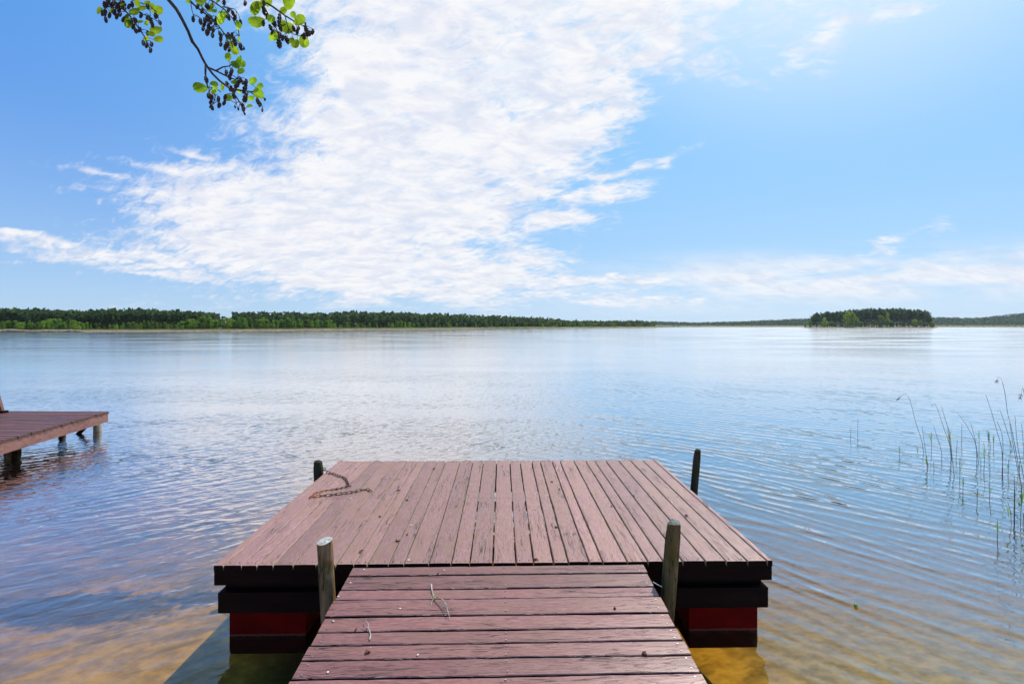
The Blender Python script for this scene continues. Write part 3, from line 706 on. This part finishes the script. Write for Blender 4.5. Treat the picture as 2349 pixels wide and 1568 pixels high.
def trunk_mesh(seed, top, r0=.018):
    rr = random.Random(seed); b = MB()
    pts = [(0, 0, -.05), (rr.uniform(-.01, .01), rr.uniform(-.01, .01), top * .5), (rr.uniform(-.02, .02), 0, top)]
    b.tube(pts, [r0, r0 * .75, r0 * .3], 6)
    for k in range(4):
        h = rr.uniform(.35, .85) * top; a = rr.uniform(0, 6.28); L_ = rr.uniform(.08, .16)
        b.tube([(0, 0, h), (L_ * math.cos(a), L_ * math.sin(a), h + L_ * .7)], [r0 * .4, r0 * .1], 4, cap=False)
    return b.mesh('trunk', M_TRUNK)
BRO = [(broad_mesh(k, (1.0, .75, 1.25, .9, .62, 1.1)[k]), trunk_mesh(k, .8)) for k in range(6)]
LIM = []
for me, tm in BRO[:4]:
    m2_ = me.copy(); m2_.materials[0] = M_LIME; LIM.append((m2_, tm))
PIN = [(pine_mesh(20 + k), trunk_mesh(30 + k, .9, .012)) for k in range(5)]
def tree(name, kit, px, d, h, z0, label, cat, group, fat=1.0):
    root = thing(name, ((px - CX) / F * d, d, z0), random.uniform(0, 6.28), label, cat, group)
    root.scale = (h * fat, h * fat, h)
    for nm, me in (('crown', kit[0]), ('trunk', kit[1])):
        link(nm, me, root)
    return root
TOP = [(-900, 706), (0, 708), (100, 710), (190, 714), (260, 710), (330, 710), (420, 714), (480, 718), (498, 722), (504, 729), (530, 729), (537, 719), (660, 718), (760, 721), (772, 716), (900, 718), (1000, 722), (1100, 725), (1200, 730), (1280, 734), (1290, 738), (1380, 740), (1480, 739), (1500, 743)]
def ht(px, y, d, z0): return (HY - y) / F * d + CH - z0
# pines of the left wood (skyline row and a row before it)
px = -14.0
while px < 1292:
    for row, (back, cut) in enumerate(((34, 0), (20, 3.5))):
        x = px + random.uniform(-3, 3) + row * 5
        if 498 < x < 534: continue
        d = shore_d(x) + back * (1 + (shore_d(x) - 170) / 300); y = interp(TOP, x) + cut + random.uniform(-.6, 2.6)
        lb = 'tall dark pine in the wood left of the sky gap' if x < 500 else ('dark pine in the tight wood right of the sky gap' if x < 780 else 'dark pine in the long wood sloping down behind the middle of the lake')
        tree('pine_tree', random.choice(PIN), x, d, ht(x, y, d, 1.0), 1.0, lb, 'pine', ['pines left of the gap', 'pines right of the gap', 'pines along the middle shore'][0 if x < 500 else 1 if x < 780 else 2], random.uniform(1.25, 1.8))
    px += 11.5 if px < 780 else 10.5
# broadleaf trees along the left shore
GRN = [(-14, 733), (60, 735), (110, 727), (160, 733), (190, 737), (240, 745), (330, 736), (390, 741), (420, 733), (470, 727), (505, 729), (530, 727), (600, 729), (700, 731), (760, 735), (800, 741), (860, 743), (935, 733), (960, 741), (1010, 738), (1060, 744), (1110, 739), (1190, 740), (1290, 742)]
px = -12.0
while px < 1292:
    x = px + random.uniform(-3, 3); d = shore_d(x) + 9 + random.uniform(0, 9) * shore_d(x) / 180
    y = interp(GRN, x) + random.uniform(-3, 7)
    lime = random.random() < (.5 if x < 200 or 430 < x < 560 else .3)
    sec = 0 if x < 190 else 1 if x < 500 else 2 if x < 800 else 3
    where = ['above the tan reed bed at far left', 'in front of the dark pines left of the sky gap', 'in front of the pines right of the sky gap', 'at the foot of the long middle shore pines'][sec]
    tree('broadleaf_tree', random.choice(LIM if lime else BRO), x, d, ht(x, y, d, .7), .7, ('lime green' if lime else 'fresh green') + ' broadleaf tree ' + where, 'tree', ('lime' if lime else 'green') + ' trees ' + where, random.uniform(1.0, 1.5))
    px += random.uniform(7, 12)
# low trees of the next point
px = 1284
while px < 1502:
    x = px; d = shore_d(x) + 12 + random.uniform(0, 25); y = interp(TOP, x) + random.uniform(-.5, 3)
    dark = random.random() < .3
    tree('pine_tree' if dark else 'broadleaf_tree', random.choice(PIN if dark else BRO), x, d, ht(x, y, d, .7), .7,
         ('small dark pine' if dark else 'round green tree') + ' on the low wooded point beyond the middle shore', 'pine' if dark else 'tree', ('dark' if dark else 'green') + ' trees on the low point', random.uniform(1.3, 1.8))
    px += random.uniform(4.5, 7)
# the mass of wood behind those rows
rr = random.Random(5); b = MB()
for _ in range(15000):
    x = rr.uniform(-30, 1500)
    if 500 < x < 536 and rr.random() < .8: continue
    d0 = shore_d(x); d = d0 + rr.uniform(22, 60) * d0 / 180; y = interp(TOP, x) + 2.0 if x < 1290 else interp(TOP, x) + 1.5
    h = ht(x, y, d, 1.0) * rr.random() ** .95
    s_ = .85 * d / 180
    leafquads(b, Vector(((x - CX) / F * d, d, 1.0 + h)), (s_, s_, s_), 1, s_, rr)
tag(b.build('wood', M_WOOD), kind='stuff')
# far hills right of centre: one distant wood
HILL = [(1480, 742), (1500, 738), (1600, 741), (1700, 738), (1850, 731), (1900, 730), (2150, 728), (2230, 730), (2270, 727), (2349, 718), (2500, 712), (2900, 712)]
b = MB()
for _ in range(26000):
    x = rr.uniform(1470, 2900); d = rr.uniform(900, 1050); y0 = 749.5
    y = y0 + (interp(HILL, x) + rr.uniform(-.6, .9) + .6 * mnoise.noise(Vector((x * .15, 0, 0))) - y0) * (rr.random() ** .55)
    p = AT(x, y, d + (749 - y) * 6); s_ = 1.7
    leafquads(b, p, (s_, s_, s_), 1, s_, rr)
o = b.build('distant_wood', M_HILL); tag(o, kind='stuff')
b = MB()
for x in range(1440, 2920, 20):
    yt = interp(HILL, x) + 3.0; b.v += [tuple(AT(x, 750.5, 880)), tuple(AT(x, 748, 1000)), tuple(AT(x, yt, 1180)), tuple(AT(x, yt + 6, 1500))]
for i in range(len(b.v) // 4 - 1):
    for j in range(3): b.f.append((i * 4 + j, i * 4 + 4 + j, i * 4 + 5 + j, i * 4 + 1 + j)); b.m.append(0)
tag(b.build('hills', M_HILL, smooth=True), kind='structure')
# small green trees in front of the far hills
px = 1545
while px < 2349:
    if not 1838 < px < 2155:
        d = shore_d(px) + 20 + random.uniform(0, 40); y = 744 + random.uniform(-2, 3); 
        side = 'left of the island' if px < 1900 else 'right of the island'
        tree('broadleaf_tree', random.choice(BRO), px, d, ht(px, y, d, .7), .7, 'tiny far green tree under the hills ' + side, 'tree', 'far green trees ' + side, 1.4)
    px += random.uniform(7, 15)
# island
ISL = [(1846, 744), (1852, 733), (1870, 716), (1900, 714), (1935, 712), (1960, 709), (2000, 707), (2050, 706), (2080, 708), (2120, 711), (2133, 716), (2138, 728), (2150, 738)]
DI = CH * F / (751.9 - HY)
b = MB(); nn = 60
ring = []
for k in range(nn):
    a = 2 * math.pi * k / nn; ring.append((math.cos(a), math.sin(a), 1 + .08 * mnoise.noise(Vector((math.cos(a) * 2, math.sin(a) * 2, 0)))))
xc = (1997 - CX) / F * (DI + 22); rx_, ry_ = 62, 24
for sc, z in ((1.03, -.6), (1.0, .1), (.9, .5), (.4, .9)): b.v += [(xc + c0 * rx_ * sc * q, DI + 22 + s0 * ry_ * sc * q, z) for c0, s0, q in ring]
for i in range(3):
    for k in range(nn): b.f.append((i * nn + k, i * nn + (k + 1) % nn, (i + 1) * nn + (k + 1) % nn, (i + 1) * nn + k)); b.m.append(0)
b.f.append(tuple(3 * nn + k for k in range(nn))); b.m.append(0)
tag(b.build('island', M_LAND, smooth=True), kind='structure')
px = 1868; k = 0
while px < 2136:
    for row, back in enumerate((26, 17)):
        x = px + random.uniform(-2, 2) + row * 4; y = interp(ISL, x) + row * 2 + random.uniform(-1, 2.4); d = DI + back
        tree('pine_tree', PIN[k % 5], x, d, ht(x, y, d, .6), .6, 'tall dark pine in the stand on the island', 'pine', 'pines on the island', random.uniform(1.1, 1.5)); k += 1
    px += 8.2
for x, y, lime, lb, fat in [(1858, 733, 0, 'leftmost green tree at the tip of the island', 1.3), (1848, 742, 0, 'low bush at the left tip of the island', 2.2), (1893, 727, 1, 'lime tree near the left end of the island', 1.1),
        (1944, 713, 1, 'tallest lime tree, left in the bright pair on the island', .8), (1956, 714, 1, 'lime tree, right in the bright pair on the island', .85), (1965, 726, 1, 'lower lime tree before the bright pair on the island', 1.0),
        (1975, 738, 0, 'round bush right of the bright pair on the island', 1.8), (2020, 722, 0, 'green tree half way along the island', .9), (2036, 716, 1, 'slim lime tree right of the island middle', .7),
        (2046, 738, 0, 'low round green bush right of the island middle', 1.8), (2099, 731, 1, 'small lime tree towards the right end of the island', 1.1), (2113, 733, 0, 'small green tree near the right end of the island', 1.1),
        (2141, 737, 1, 'lime bush at the right tip of the island', 1.8), (1908, 736, 0, 'small green tree right of the left lime tree on the island', 1.3)]:
    d = DI + 8; tree('broadleaf_tree', random.choice(LIM if lime else BRO), x, d, ht(x, y, d, .4), .4, lb, 'tree', 'bright trees on the island', fat)
b = MB()
for _ in range(2600):
    x = rr.uniform(1856, 2140); d = DI + rr.uniform(20, 32); h = ht(x, interp(ISL, x) + 5, d, .6) * rr.random() ** .8
    leafquads(b, Vector(((x - CX) / F * d, d, .6 + h)), (1, 1, 1), 1, .95, rr)
tag(b.build('island_thicket', M_WOOD), kind='stuff')
# dry reed beds at the water's edge
b = MB()
def reedbed(x0, x1, h0, n_, dfun, deep=3.0):
    for _ in range(n_):
        x = rr.uniform(x0, x1); d = dfun(x) - 1.5 + rr.uniform(0, deep); h = h0 * rr.uniform(.6, 1.15) * (.8 + .4 * mnoise.noise(Vector((x * .02, 0, 0)))); p = Vector(((x - CX) / F * d, d, 0)); s_ = d * .0011
        b.add([p + Vector((-s_, 0, -.1)), p + Vector((s_, 0, -.1)), p + Vector((s_ * .7 + rr.uniform(-.05, .05), 0, h)), p + Vector((-s_ * .7, .02, h * .95))], [(0, 1, 2, 3)])
reedbed(-40, 165, .95, 2600, shore_d); reedbed(150, 185, .7, 350, shore_d); reedbed(180, 420, .5, 900, shore_d); reedbed(420, 800, .62, 2000, shore_d); reedbed(800, 1100, .5, 900, shore_d); reedbed(1250, 1500, .7, 900, shore_d)
reedbed(1560, 2700, 1.3, 5000, shore_d, 8); reedbed(1850, 2150, .8, 800, lambda x: DI - 1, 3)
tag(b.build('reed_bed', M_REEDB), kind='stuff')

# ------------------------------------------------------------------ reeds at the right
def g6(x, y): return (1927 + x * .3043, 825.9 + y * .3043)
RG = 'reeds standing in the water at the right'
def reed(pts, green, label, plume=0, blades=1):
    x0, y0 = g6(*pts[0]); P0_ = G(x0, y0); d = P0_.y
    root = thing('reed', P0_, 0, label, 'reed', RG)
    W = [AT(*g6(*q), d + .12 * i * random.uniform(-1, 1)) - P0_ for i, q in enumerate(pts)]; W[0] = Vector((0, 0, 0))
    # smooth the bend
    if len(W) > 2:
        sm_ = []
        for i in range(len(W) - 1):
            a, b_, c_, e_ = W[max(i - 1, 0)], W[i], W[i + 1], W[min(i + 2, len(W) - 1)]
            for q in range(4):
                t_ = q / 4; sm_.append(.5 * ((2 * b_) + (-a + c_) * t_ + (2 * a - 5 * b_ + 4 * c_ - e_) * t_ ** 2 + (-a + 3 * b_ - 3 * c_ + e_) * t_ ** 3))
        sm_.append(W[-1]); W = sm_
    W = [Vector((0, 0, -.5))] + W
    L_ = (W[-1] - W[0]).length; r0 = .0040
    b = MB(); b.tube(W, [r0 * (1 - .5 * i / len(W)) for i in range(len(W))], 5)
    b.build('stem', M_STEM if not green else M_GREED if False else M_STEM, root)
    if green:
        top = W[-1]; h = max(.10, min(.26, top.z * .62))
        for q in range(blades + 1):
            b = MB(); base = Vector((top.x * .7, top.y * .7, max(0.01, top.z - h))); lean = random.uniform(-.05, .05) * (1 + q); w_ = .009
            ps = [base, base.lerp(top, .5) + Vector((lean * .3, 0, 0)), top + Vector((lean, 0, -.02 * q - .0))]
            b.add([ps[0] + Vector((-w_ * .4, 0, 0)), ps[0] + Vector((w_ * .4, .003, 0)), ps[1] + Vector((w_, .004, 0)), ps[2], ps[1] + Vector((-w_, -.003, 0))], [(0, 1, 2, 3, 4)])
            b.build('blade', M_GREED, root)
    if plume:
        b = MB(); e_ = W[-1]; dr = (W[-1] - W[-3]).normalized()
        for q in range(18):
            p = e_ - dr * random.uniform(-.02, .16); dd_ = (dr + Vector((random.uniform(-.8, .4), random.uniform(-.5, .5), random.uniform(-1.1, .1)))).normalized() * random.uniform(.03, .075) * plume
            b.tube([p, p + dd_ * .6, p + dd_ + Vector((0, 0, -.012))], [.0012, .0022, .0006], 4)
        b.build('plume', M_PLUME, root)
RD = [([(632,700),(615,600),(575,480),(540,340),(515,275),(488,255),(440,288)], 0, 'tallest reed of the left clump, arching left with a plume', .9),
 ([(665,800),(645,680),(620,500)], 0, 'straight dry reed right beside the tall arching plumed one'), ([(690,690),(690,540)], 1, 'upright green-tipped reed just right of the left clump'),
 ([(768,750),(765,680),(730,570),(705,490)], 0, 'dry reed bending left between the two tall clumps'), ([(838,790),(830,650),(780,500),(740,380),(712,325),(690,350)], 0, 'tall reed with a bent-over tip, second clump from left'),
 ([(843,740),(820,540),(790,430),(765,345)], 0, 'tall thin reed close behind the one with the bent-over tip'), ([(862,880),(848,740),(830,560),(815,500)], 1, 'dark nearest reed of the second clump with a green leaf'),
 ([(876,740),(885,600)], 0, 'short dry reed leaning right beside the second clump'), ([(918,640),(920,480)], 0, 'lone upright dry reed behind the second clump'),
 ([(903,930),(907,730)], 1, 'green-tipped shoot in front of the second clump'), ([(928,1010),(930,880)], 1, 'green shoot nearest in front of the second clump'),
 ([(1032,800),(1025,640),(960,500),(885,395)], 0, 'dry reed arching far left in the third clump'), ([(1045,770),(1020,600),(985,470)], 0, 'dry reed beside the far-arching one in the third clump'),
 ([(1050,630),(1050,530)], 1, 'small green shoot behind the third clump'), ([(1085,850),(1092,700),(1085,620)], 1, 'green reed right of the third clump'), ([(1063,800),(1063,730)], 0, 'short dry stub between third clump and its green neighbour'),
 ([(1125,660),(1117,520)], 1, 'green reed behind, left one of a close pair'), ([(1137,660),(1120,540)], 1, 'green reed behind, right one of a close pair'), ([(1158,670),(1160,560)], 1, 'lone green shoot right of the close pair'),
 ([(1035,1090),(1037,970)], 1, 'green shoot left of the two free-standing near shoots'), ([(1128,1070),(1131,920)], 1, 'green shoot right of the two free-standing near shoots'), ([(1131,860),(1131,780)], 0, 'short thin reed left of the tall fourth clump'),
 ([(1188,1350),(1189,1210)], 1, 'lone green shoot nearest of all, towards the dock'), ([(1228,880),(1222,680),(1180,520),(1140,380),(1100,260)], 0, 'tall dry reed slanting left in the fourth clump'),
 ([(1222,870),(1229,600),(1185,460)], 0, 'dry reed crossing the slanting one in the fourth clump'), ([(1268,880),(1272,750)], 1, 'green shoot right of the fourth clump'), ([(1300,670),(1250,500),(1212,390),(1195,380),(1185,392)], 0, 'reed with a tiny curled tip near the right edge'),
 ([(1370,960),(1330,700),(1290,500),(1265,400),(1245,250),(1220,150),(1200,128),(1185,150)], 0, 'tallest reed by the right edge with a hooked plume', .8), ([(1345,850),(1300,600),(1275,430)], 0, 'dry reed alongside the tallest hooked one'),
 ([(1283,660),(1285,600)], 1, 'short green shoot behind the tallest hooked reed'), ([(1312,1270),(1316,1000),(1315,870)], 0, 'straight dark near reed at the right edge'), ([(1318,1230),(1320,980)], 1, 'tall green-leaved reed at the right edge'),
 ([(1293,1240),(1285,1130),(1265,1070)], 1, 'thin green shoot leaning left at the right edge'), ([(1362,1230),(1372,950)], 1, 'long green-topped near reed against the right border'), ([(1382,1260),(1384,1150)], 1, 'broad-leaved green shoot cut by the right border'),
 ([(1390,900),(1340,640),(1320,415)], 0, 'thin dry reed behind near the right border'), ([(1387,680),(1370,480)], 0, 'faint thin reed at the right border, farther out'), ([(1440,1000),(1420,500),(1382,215),(1365,280)], 0, 'reed beyond the right border with a drooping plume', 1.1),
 ([(80,600),(83,510)], 0, 'lone thin reed far left of the clumps, shorter of two'), ([(134,600),(136,440)], 0, 'lone thin reed far left of the clumps, taller of two'), ([(448,705),(449,650)], 1, 'tiny green shoot left of the arching plumed reed'),
 ([(585,690),(585,655)], 1, 'tiny green shoot just left of the plumed reed foot'), ([(710,830),(705,765)], 0, 'short dark stub in front between first and second clumps'), ([(658,830),(656,720)], 1, 'green shoot at the foot of the first clump'),
 ([(1352,880),(1355,760)], 1, 'green shoot among the stems of the tallest hooked reed')]
for r_ in RD: reed(r_[0], r_[1], r_[2], *(r_[3:]))

# ------------------------------------------------------------------ overhanging alder
def ga_(x, y): return (183.5 + x * .2539, y * .2539)
alder = thing('alder_tree', (-5.6, -1.6, 0.5), 0, 'overhanging alder with lime leaves and dark cones at top left', 'tree')
OA = Vector((-5.6, -1.6, 0.5))
b = MB()
b.tube([Vector(q) - OA for q in ((-5.6, -1.6, .3), (-5.5, -1.5, 2.0), (-5.3, -1.2, 4.2), (-5.2, -1.0, 7))], [.19, .16, .13, .07], 12, jit=.05)
b.tube([Vector(q) - OA for q in ((-5.4, -1.3, 3.6), (-4.2, .2, 4.8), (-3.0, 1.4, 5.4), (-2.0, 2.2, 5.45), (-1.0, 2.7, 5.3))], [.09, .07, .05, .035, .015], 8, jit=.05)
b.build('trunk', M_BARK, alder, smooth=True)
def cone(b, p, d, L_, r_):
    d = d.normalized(); s_ = d.orthogonal().normalized(); u_ = d.cross(s_); n = 8; m__ = 7; k0 = len(b.v)
    for i in range(m__):
        q = i / (m__ - 1); rr_ = r_ * (math.sin(math.pi * (.08 + q * .84)) ** .6)
        for j in range(n):
            a = 2 * math.pi * (j + .5 * (i % 2)) / n; k_ = 1.3 if (j + i) % 2 else .68
            b.v.append(tuple(p + d * (L_ * q) + (s_ * math.cos(a) + u_ * math.sin(a)) * rr_ * k_))
    for i in range(m__ - 1):
        for j in range(n): b.f.append((k0 + i * n + j, k0 + i * n + (j + 1) % n, k0 + (i + 1) * n + (j + 1) % n, k0 + (i + 1) * n + j)); b.m.append(0)
    b.f.append(tuple(k0 + (m__ - 1) * n + j for j in range(n))); b.m.append(0)
def leaf(b, p, size, az, tilt):
    """rounded toothed leaf hanging from p"""
    out = []
    N_ = 26
    for k in range(N_):
        th = 2 * math.pi * k / N_; r = .5 * (1 + .025 * (1 if k % 2 else -1)); x = r * .88 * math.sin(th); y = .5 - r * math.cos(th); x *= .72 + .42 * y
        out.append(Vector((x, y, .10 * abs(x) + .06 * (y - .5) ** 2)))
    mid = [Vector((0, q, -.02)) for q in (.08, .5, .9)]
    M = Matrix.Rotation(az, 3, 'Y') @ Matrix.Rotation(R(-90) + tilt, 3, 'X')
    k0 = len(b.v)
    for q in out + mid[1:2]: b.v.append(tuple(p + (M @ q) * size))
    for k in range(N_): b.f.append((k0 + k, k0 + (k + 1) % N_, k0 + N_)); b.m.append(0)
CONES = [0]
def branch(backs, leaves, cones, D0, entry):
    """hanging branch: backbones, leaf spots and cone spots, all measured, at distance D0"""
    rr_ = random.Random(int(D0 * 1000)); b = MB(); sk = []
    for pts, r0, r1 in backs:
        W = [AT(*ga_(*q), D0 + .02 * i * rr_.uniform(-1, 1)) for i, q in enumerate(pts)]
        sk += [a.lerp(c_, q / 5) for a, c_ in zip(W, W[1:]) for q in range(5)]
        if pts[0][1] <= 0 and entry:
            W = [Vector(entry), W[0].lerp(Vector(entry), .5) + Vector((.05, 0, .03)), W[0] + (W[0] - W[1]) * .5] + W
        b.tube([p - OA for p in W], [r0 + (r1 - r0) * i / (len(W) - 1) for i in range(len(W))], 7, jit=.18)
    lb_, rest = MB(), MB(); made = []
    def near_(p): return min(sk, key=lambda q: (q - p).length)
    for x, y, s_ in leaves:
        px, py = ga_(x, y); dl = D0 + rr_.uniform(-.06, .06); size = s_ * .2539 / F * dl * 1.12
        c_ = AT(px, py, dl); st = near_(c_); az = rr_.uniform(-1.2, 1.2); tl = rr_.uniform(-.7, .7)
        dv = (c_ - st); 
        if dv.length > .01: az = math.atan2(dv.x, -dv.z) * -1 + rr_.uniform(-.3, .3)
        M = Matrix.Rotation(az, 3, 'Y') @ Matrix.Rotation(R(-90) + tl, 3, 'X'); p = c_ - (M @ Vector((0, .5, 0))) * size
        leaf(lb_, p - OA, size, az, tl); b.tube([st - OA, (st + p) / 2 - OA + Vector((0, 0, .004)), p - OA], [.0016, .001, .001], 4)
    for cc in cones:
        x, y = cc[:2]; L_ = (cc[2] if len(cc) > 2 else 53) * .2539 / F * D0; dl = D0 + rr_.uniform(-.05, .05)
        dv = Vector((rr_.uniform(-.35, .35), rr_.uniform(-.4, .4), -1)).normalized(); c_ = AT(*ga_(x, y), dl); p = c_ - dv * L_ / 2
        if CONES[0] < 98: cb = MB(); made.append(cb); CONES[0] += 1
        else: cb = rest
        cone(cb, p - OA, dv, L_, L_ * .25 if L_ < .045 else .0085)
        st = near_(p); b.tube([st - OA, (st + p) / 2 - OA + Vector((0, 0, .006)), p - OA], [.0019, .0014, .0013], 4)
    o = b.build('branch', M_BARK, alder, smooth=True)
    lb_.build('leaves', M_ALEAF, o); 
    for q in made: q.build('cone', M_CONE, o)
    if rest.v: tag(rest.build('cones', M_CONE, o), kind='stuff')
def jig(c_, n_, sx, sy, sd_):
    q = random.Random(sd_); return c_ + [(a[0] + q.gauss(0, sx), max(2, a[1] + q.gauss(0, sy))) for a in (q.choice(c_) for _ in range(n_))]
branch([([(300, 0), (380, 70), (440, 130), (520, 240), (580, 330), (610, 400), (638, 455)], .0055, .0018), ([(330, 30), (230, 70), (215, 130), (235, 180)], .003, .0014), ([(480, 0), (560, 30), (640, 70), (700, 110)], .0035, .0014), ([(440, 130), (520, 110), (620, 150), (700, 190)], .003, .0014)],
       [(170, 90, 74), (430, 205, 78), (692, 88, 92), (640, 48, 52), (600, 25, 62), (685, 268, 92), (705, 352, 72), (490, 100, 84), (560, 70, 60), (640, 305, 54), (285, 100, 44), (600, 205, 46), (540, 195, 50), (420, 150, 46), (515, 30, 60), (205, 100, 36), (380, 40, 50), (595, 350, 50)],
       jig([(330, 60), (300, 30), (310, 110), (350, 90), (360, 130), (330, 150), (380, 60), (370, 20), (220, 120), (232, 180), (470, 40), (440, 60), (550, 140), (620, 165), (640, 190), (690, 148), (720, 205), (535, 270), (610, 300), (570, 390), (600, 412), (635, 455), (645, 400), (265, 140), (400, 80), (290, 70), (240, 40), (250, 10), (460, 200), (480, 240), (500, 190), (610, 60)], 16, 22, 22, 3), 2.46, (-1.95, 2.5, 5.3))
branch([([(800, 0), (870, 80), (930, 190), (980, 290), (1015, 380), (1070, 450), (1110, 540), (1145, 600), (1200, 670), (1260, 730), (1340, 790), (1400, 860), (1440, 920), (1470, 980), (1490, 1025)], .0095, .0017),
        ([(1135, 590), (1132, 650), (1135, 720), (1152, 785), (1230, 800), (1270, 830)], .0055, .0018), ([(1160, 612), (1240, 645), (1330, 690), (1400, 720), (1440, 690)], .005, .0018), ([(1225, 640), (1290, 605), (1345, 598), (1420, 560)], .0036, .002),
        ([(1370, 805), (1480, 820), (1560, 828), (1600, 795)], .004, .002), ([(1540, 830), (1600, 880), (1640, 940), (1655, 1000)], .003, .0014), ([(1215, 810), (1220, 880), (1200, 940), (1175, 965)], .0025, .0014), ([(1400, 850), (1410, 920), (1425, 990)], .002, .0012), ([(1560, 830), (1620, 860), (1675, 900)], .002, .0014)],
       [(1085, 790, 104), (1335, 512, 66), (1430, 545, 90), (1405, 590, 60), (1455, 570, 70), (1450, 640, 66), (1210, 755, 60), (1285, 782, 72), (1340, 878, 66), (1220, 800, 50), (1560, 730, 78), (1622, 778, 60), (1615, 845, 88), (1545, 885, 56), (1530, 955, 50), (1400, 740, 66), (1385, 565, 44), (1440, 825, 40), (1200, 830, 46)],
       jig([(1320, 655), (1360, 665), (1350, 700), (1370, 640), (1445, 730), (1470, 745), (1500, 740), (1430, 745), (1405, 780), (1390, 820), (1360, 800), (1160, 860), (1190, 880), (1180, 920), (1250, 895), (1255, 950), (1300, 930), (1310, 880), (1385, 870), (1470, 960), (1475, 985), (1620, 945), (1605, 920), (1325, 760), (1175, 965, 30), (1485, 1025, 30), (1645, 1000, 30), (1670, 900, 30), (1400, 965, 28), (1430, 985, 28), (1140, 720, 60)], 5, 14, 14, 4) + [(1487, 800, 100), (1490, 880, 96), (1492, 900, 60)], 2.36, (-1.75, 2.4, 5.4))
branch([([(980, 0), (1060, 70), (1150, 140), (1240, 220), (1300, 300), (1360, 360), (1380, 430)], .006, .002), ([(1180, 0), (1300, 80), (1380, 170), (1430, 270), (1440, 340)], .0045, .002), ([(1290, 60), (1340, 75), (1390, 80), (1415, 105)], .0022, .0014), ([(1070, 20), (1130, 100), (1200, 170), (1250, 260)], .003, .0015), ([(1000, 30), (1010, 90), (1030, 160)], .002, .0012)],
       [(1190, 50, 46), (1265, 172, 92), (1290, 118, 66), (1240, 6, 54), (1395, 452, 74), (1378, 395, 76), (1435, 350, 48), (1430, 232, 64), (975, 10, 44), (1080, 22, 60), (1210, 95, 52), (1410, 200, 50), (1320, 150, 50), (1350, 340, 46), (1170, 90, 50), (1120, 8, 50)],
       jig([(1085, 187), (1100, 100), (1140, 50), (1120, 220), (1110, 260), (1145, 300), (1200, 270), (1195, 320), (1265, 310), (1270, 350), (1270, 400), (1310, 430), (1350, 450), (1230, 170), (1270, 140), (1340, 90), (1380, 120), (1400, 160), (1330, 390), (1450, 415), (1340, 160), (1180, 200), (1420, 215), (1300, 20), (1150, 170), (1060, 60), (1480, 440, 30), (1020, 155, 34), (1160, 240), (1370, 320), (1390, 360)], 14, 18, 16, 5), 2.42, (-1.5, 2.6, 5.35))
branch([([(1640, 0), (1740, 60), (1850, 140), (1930, 190), (2010, 230), (2085, 295)], .006, .002), ([(1640, 20), (1700, 130), (1760, 230), (1800, 330)], .004, .002), ([(1850, 140), (1880, 250), (1930, 310), (2010, 330)], .0028, .0016), ([(1480, 0), (1490, 15)], .002, .0015)],
       [(1585, 66, 128), (1595, 190, 134), (1880, 8, 130), (1700, 20, 72), (1835, 95, 76), (1925, 132, 56), (1980, 180, 104), (1745, 320, 92), (1868, 250, 112), (1722, 165, 76), (1945, 392, 78), (2020, 372, 96), (1905, 362, 66), (2045, 384, 50), (1650, 20, 60), (1830, 210, 60)],
       jig([(1490, 32), (1650, 60), (1655, 212), (1760, 220), (1720, 250), (1745, 200), (1860, 350), (1830, 345), (1870, 370), (1970, 260), (1960, 290), (2040, 260), (2025, 330), (2050, 310), (1690, 150), (1660, 110), (1740, 290), (1780, 300), (2095, 300, 34), (2035, 215, 30), (1930, 260), (1660, 30)], 6, 12, 12, 6) + [(1800, 170, 110), (1805, 240, 90), (1800, 320, 70), (1798, 395, 80)], 2.52, (-1.15, 2.65, 5.3))

# ------------------------------------------------------------------ haze over the lake
m_, t = mat('haze_air')
pv = t.node('ShaderNodeVolumePrincipled', {'Color': (0.80, 0.90, 1.0, 1), 'Density': 0.00007, 'Anisotropy': 0.3})
t.l.new(pv.outputs[0], t.out.inputs[1])
b = MB(); b.box((-2600, -80, -10), (2600, 2700, 60)); tag(b.build('haze', m_), kind='stuff')
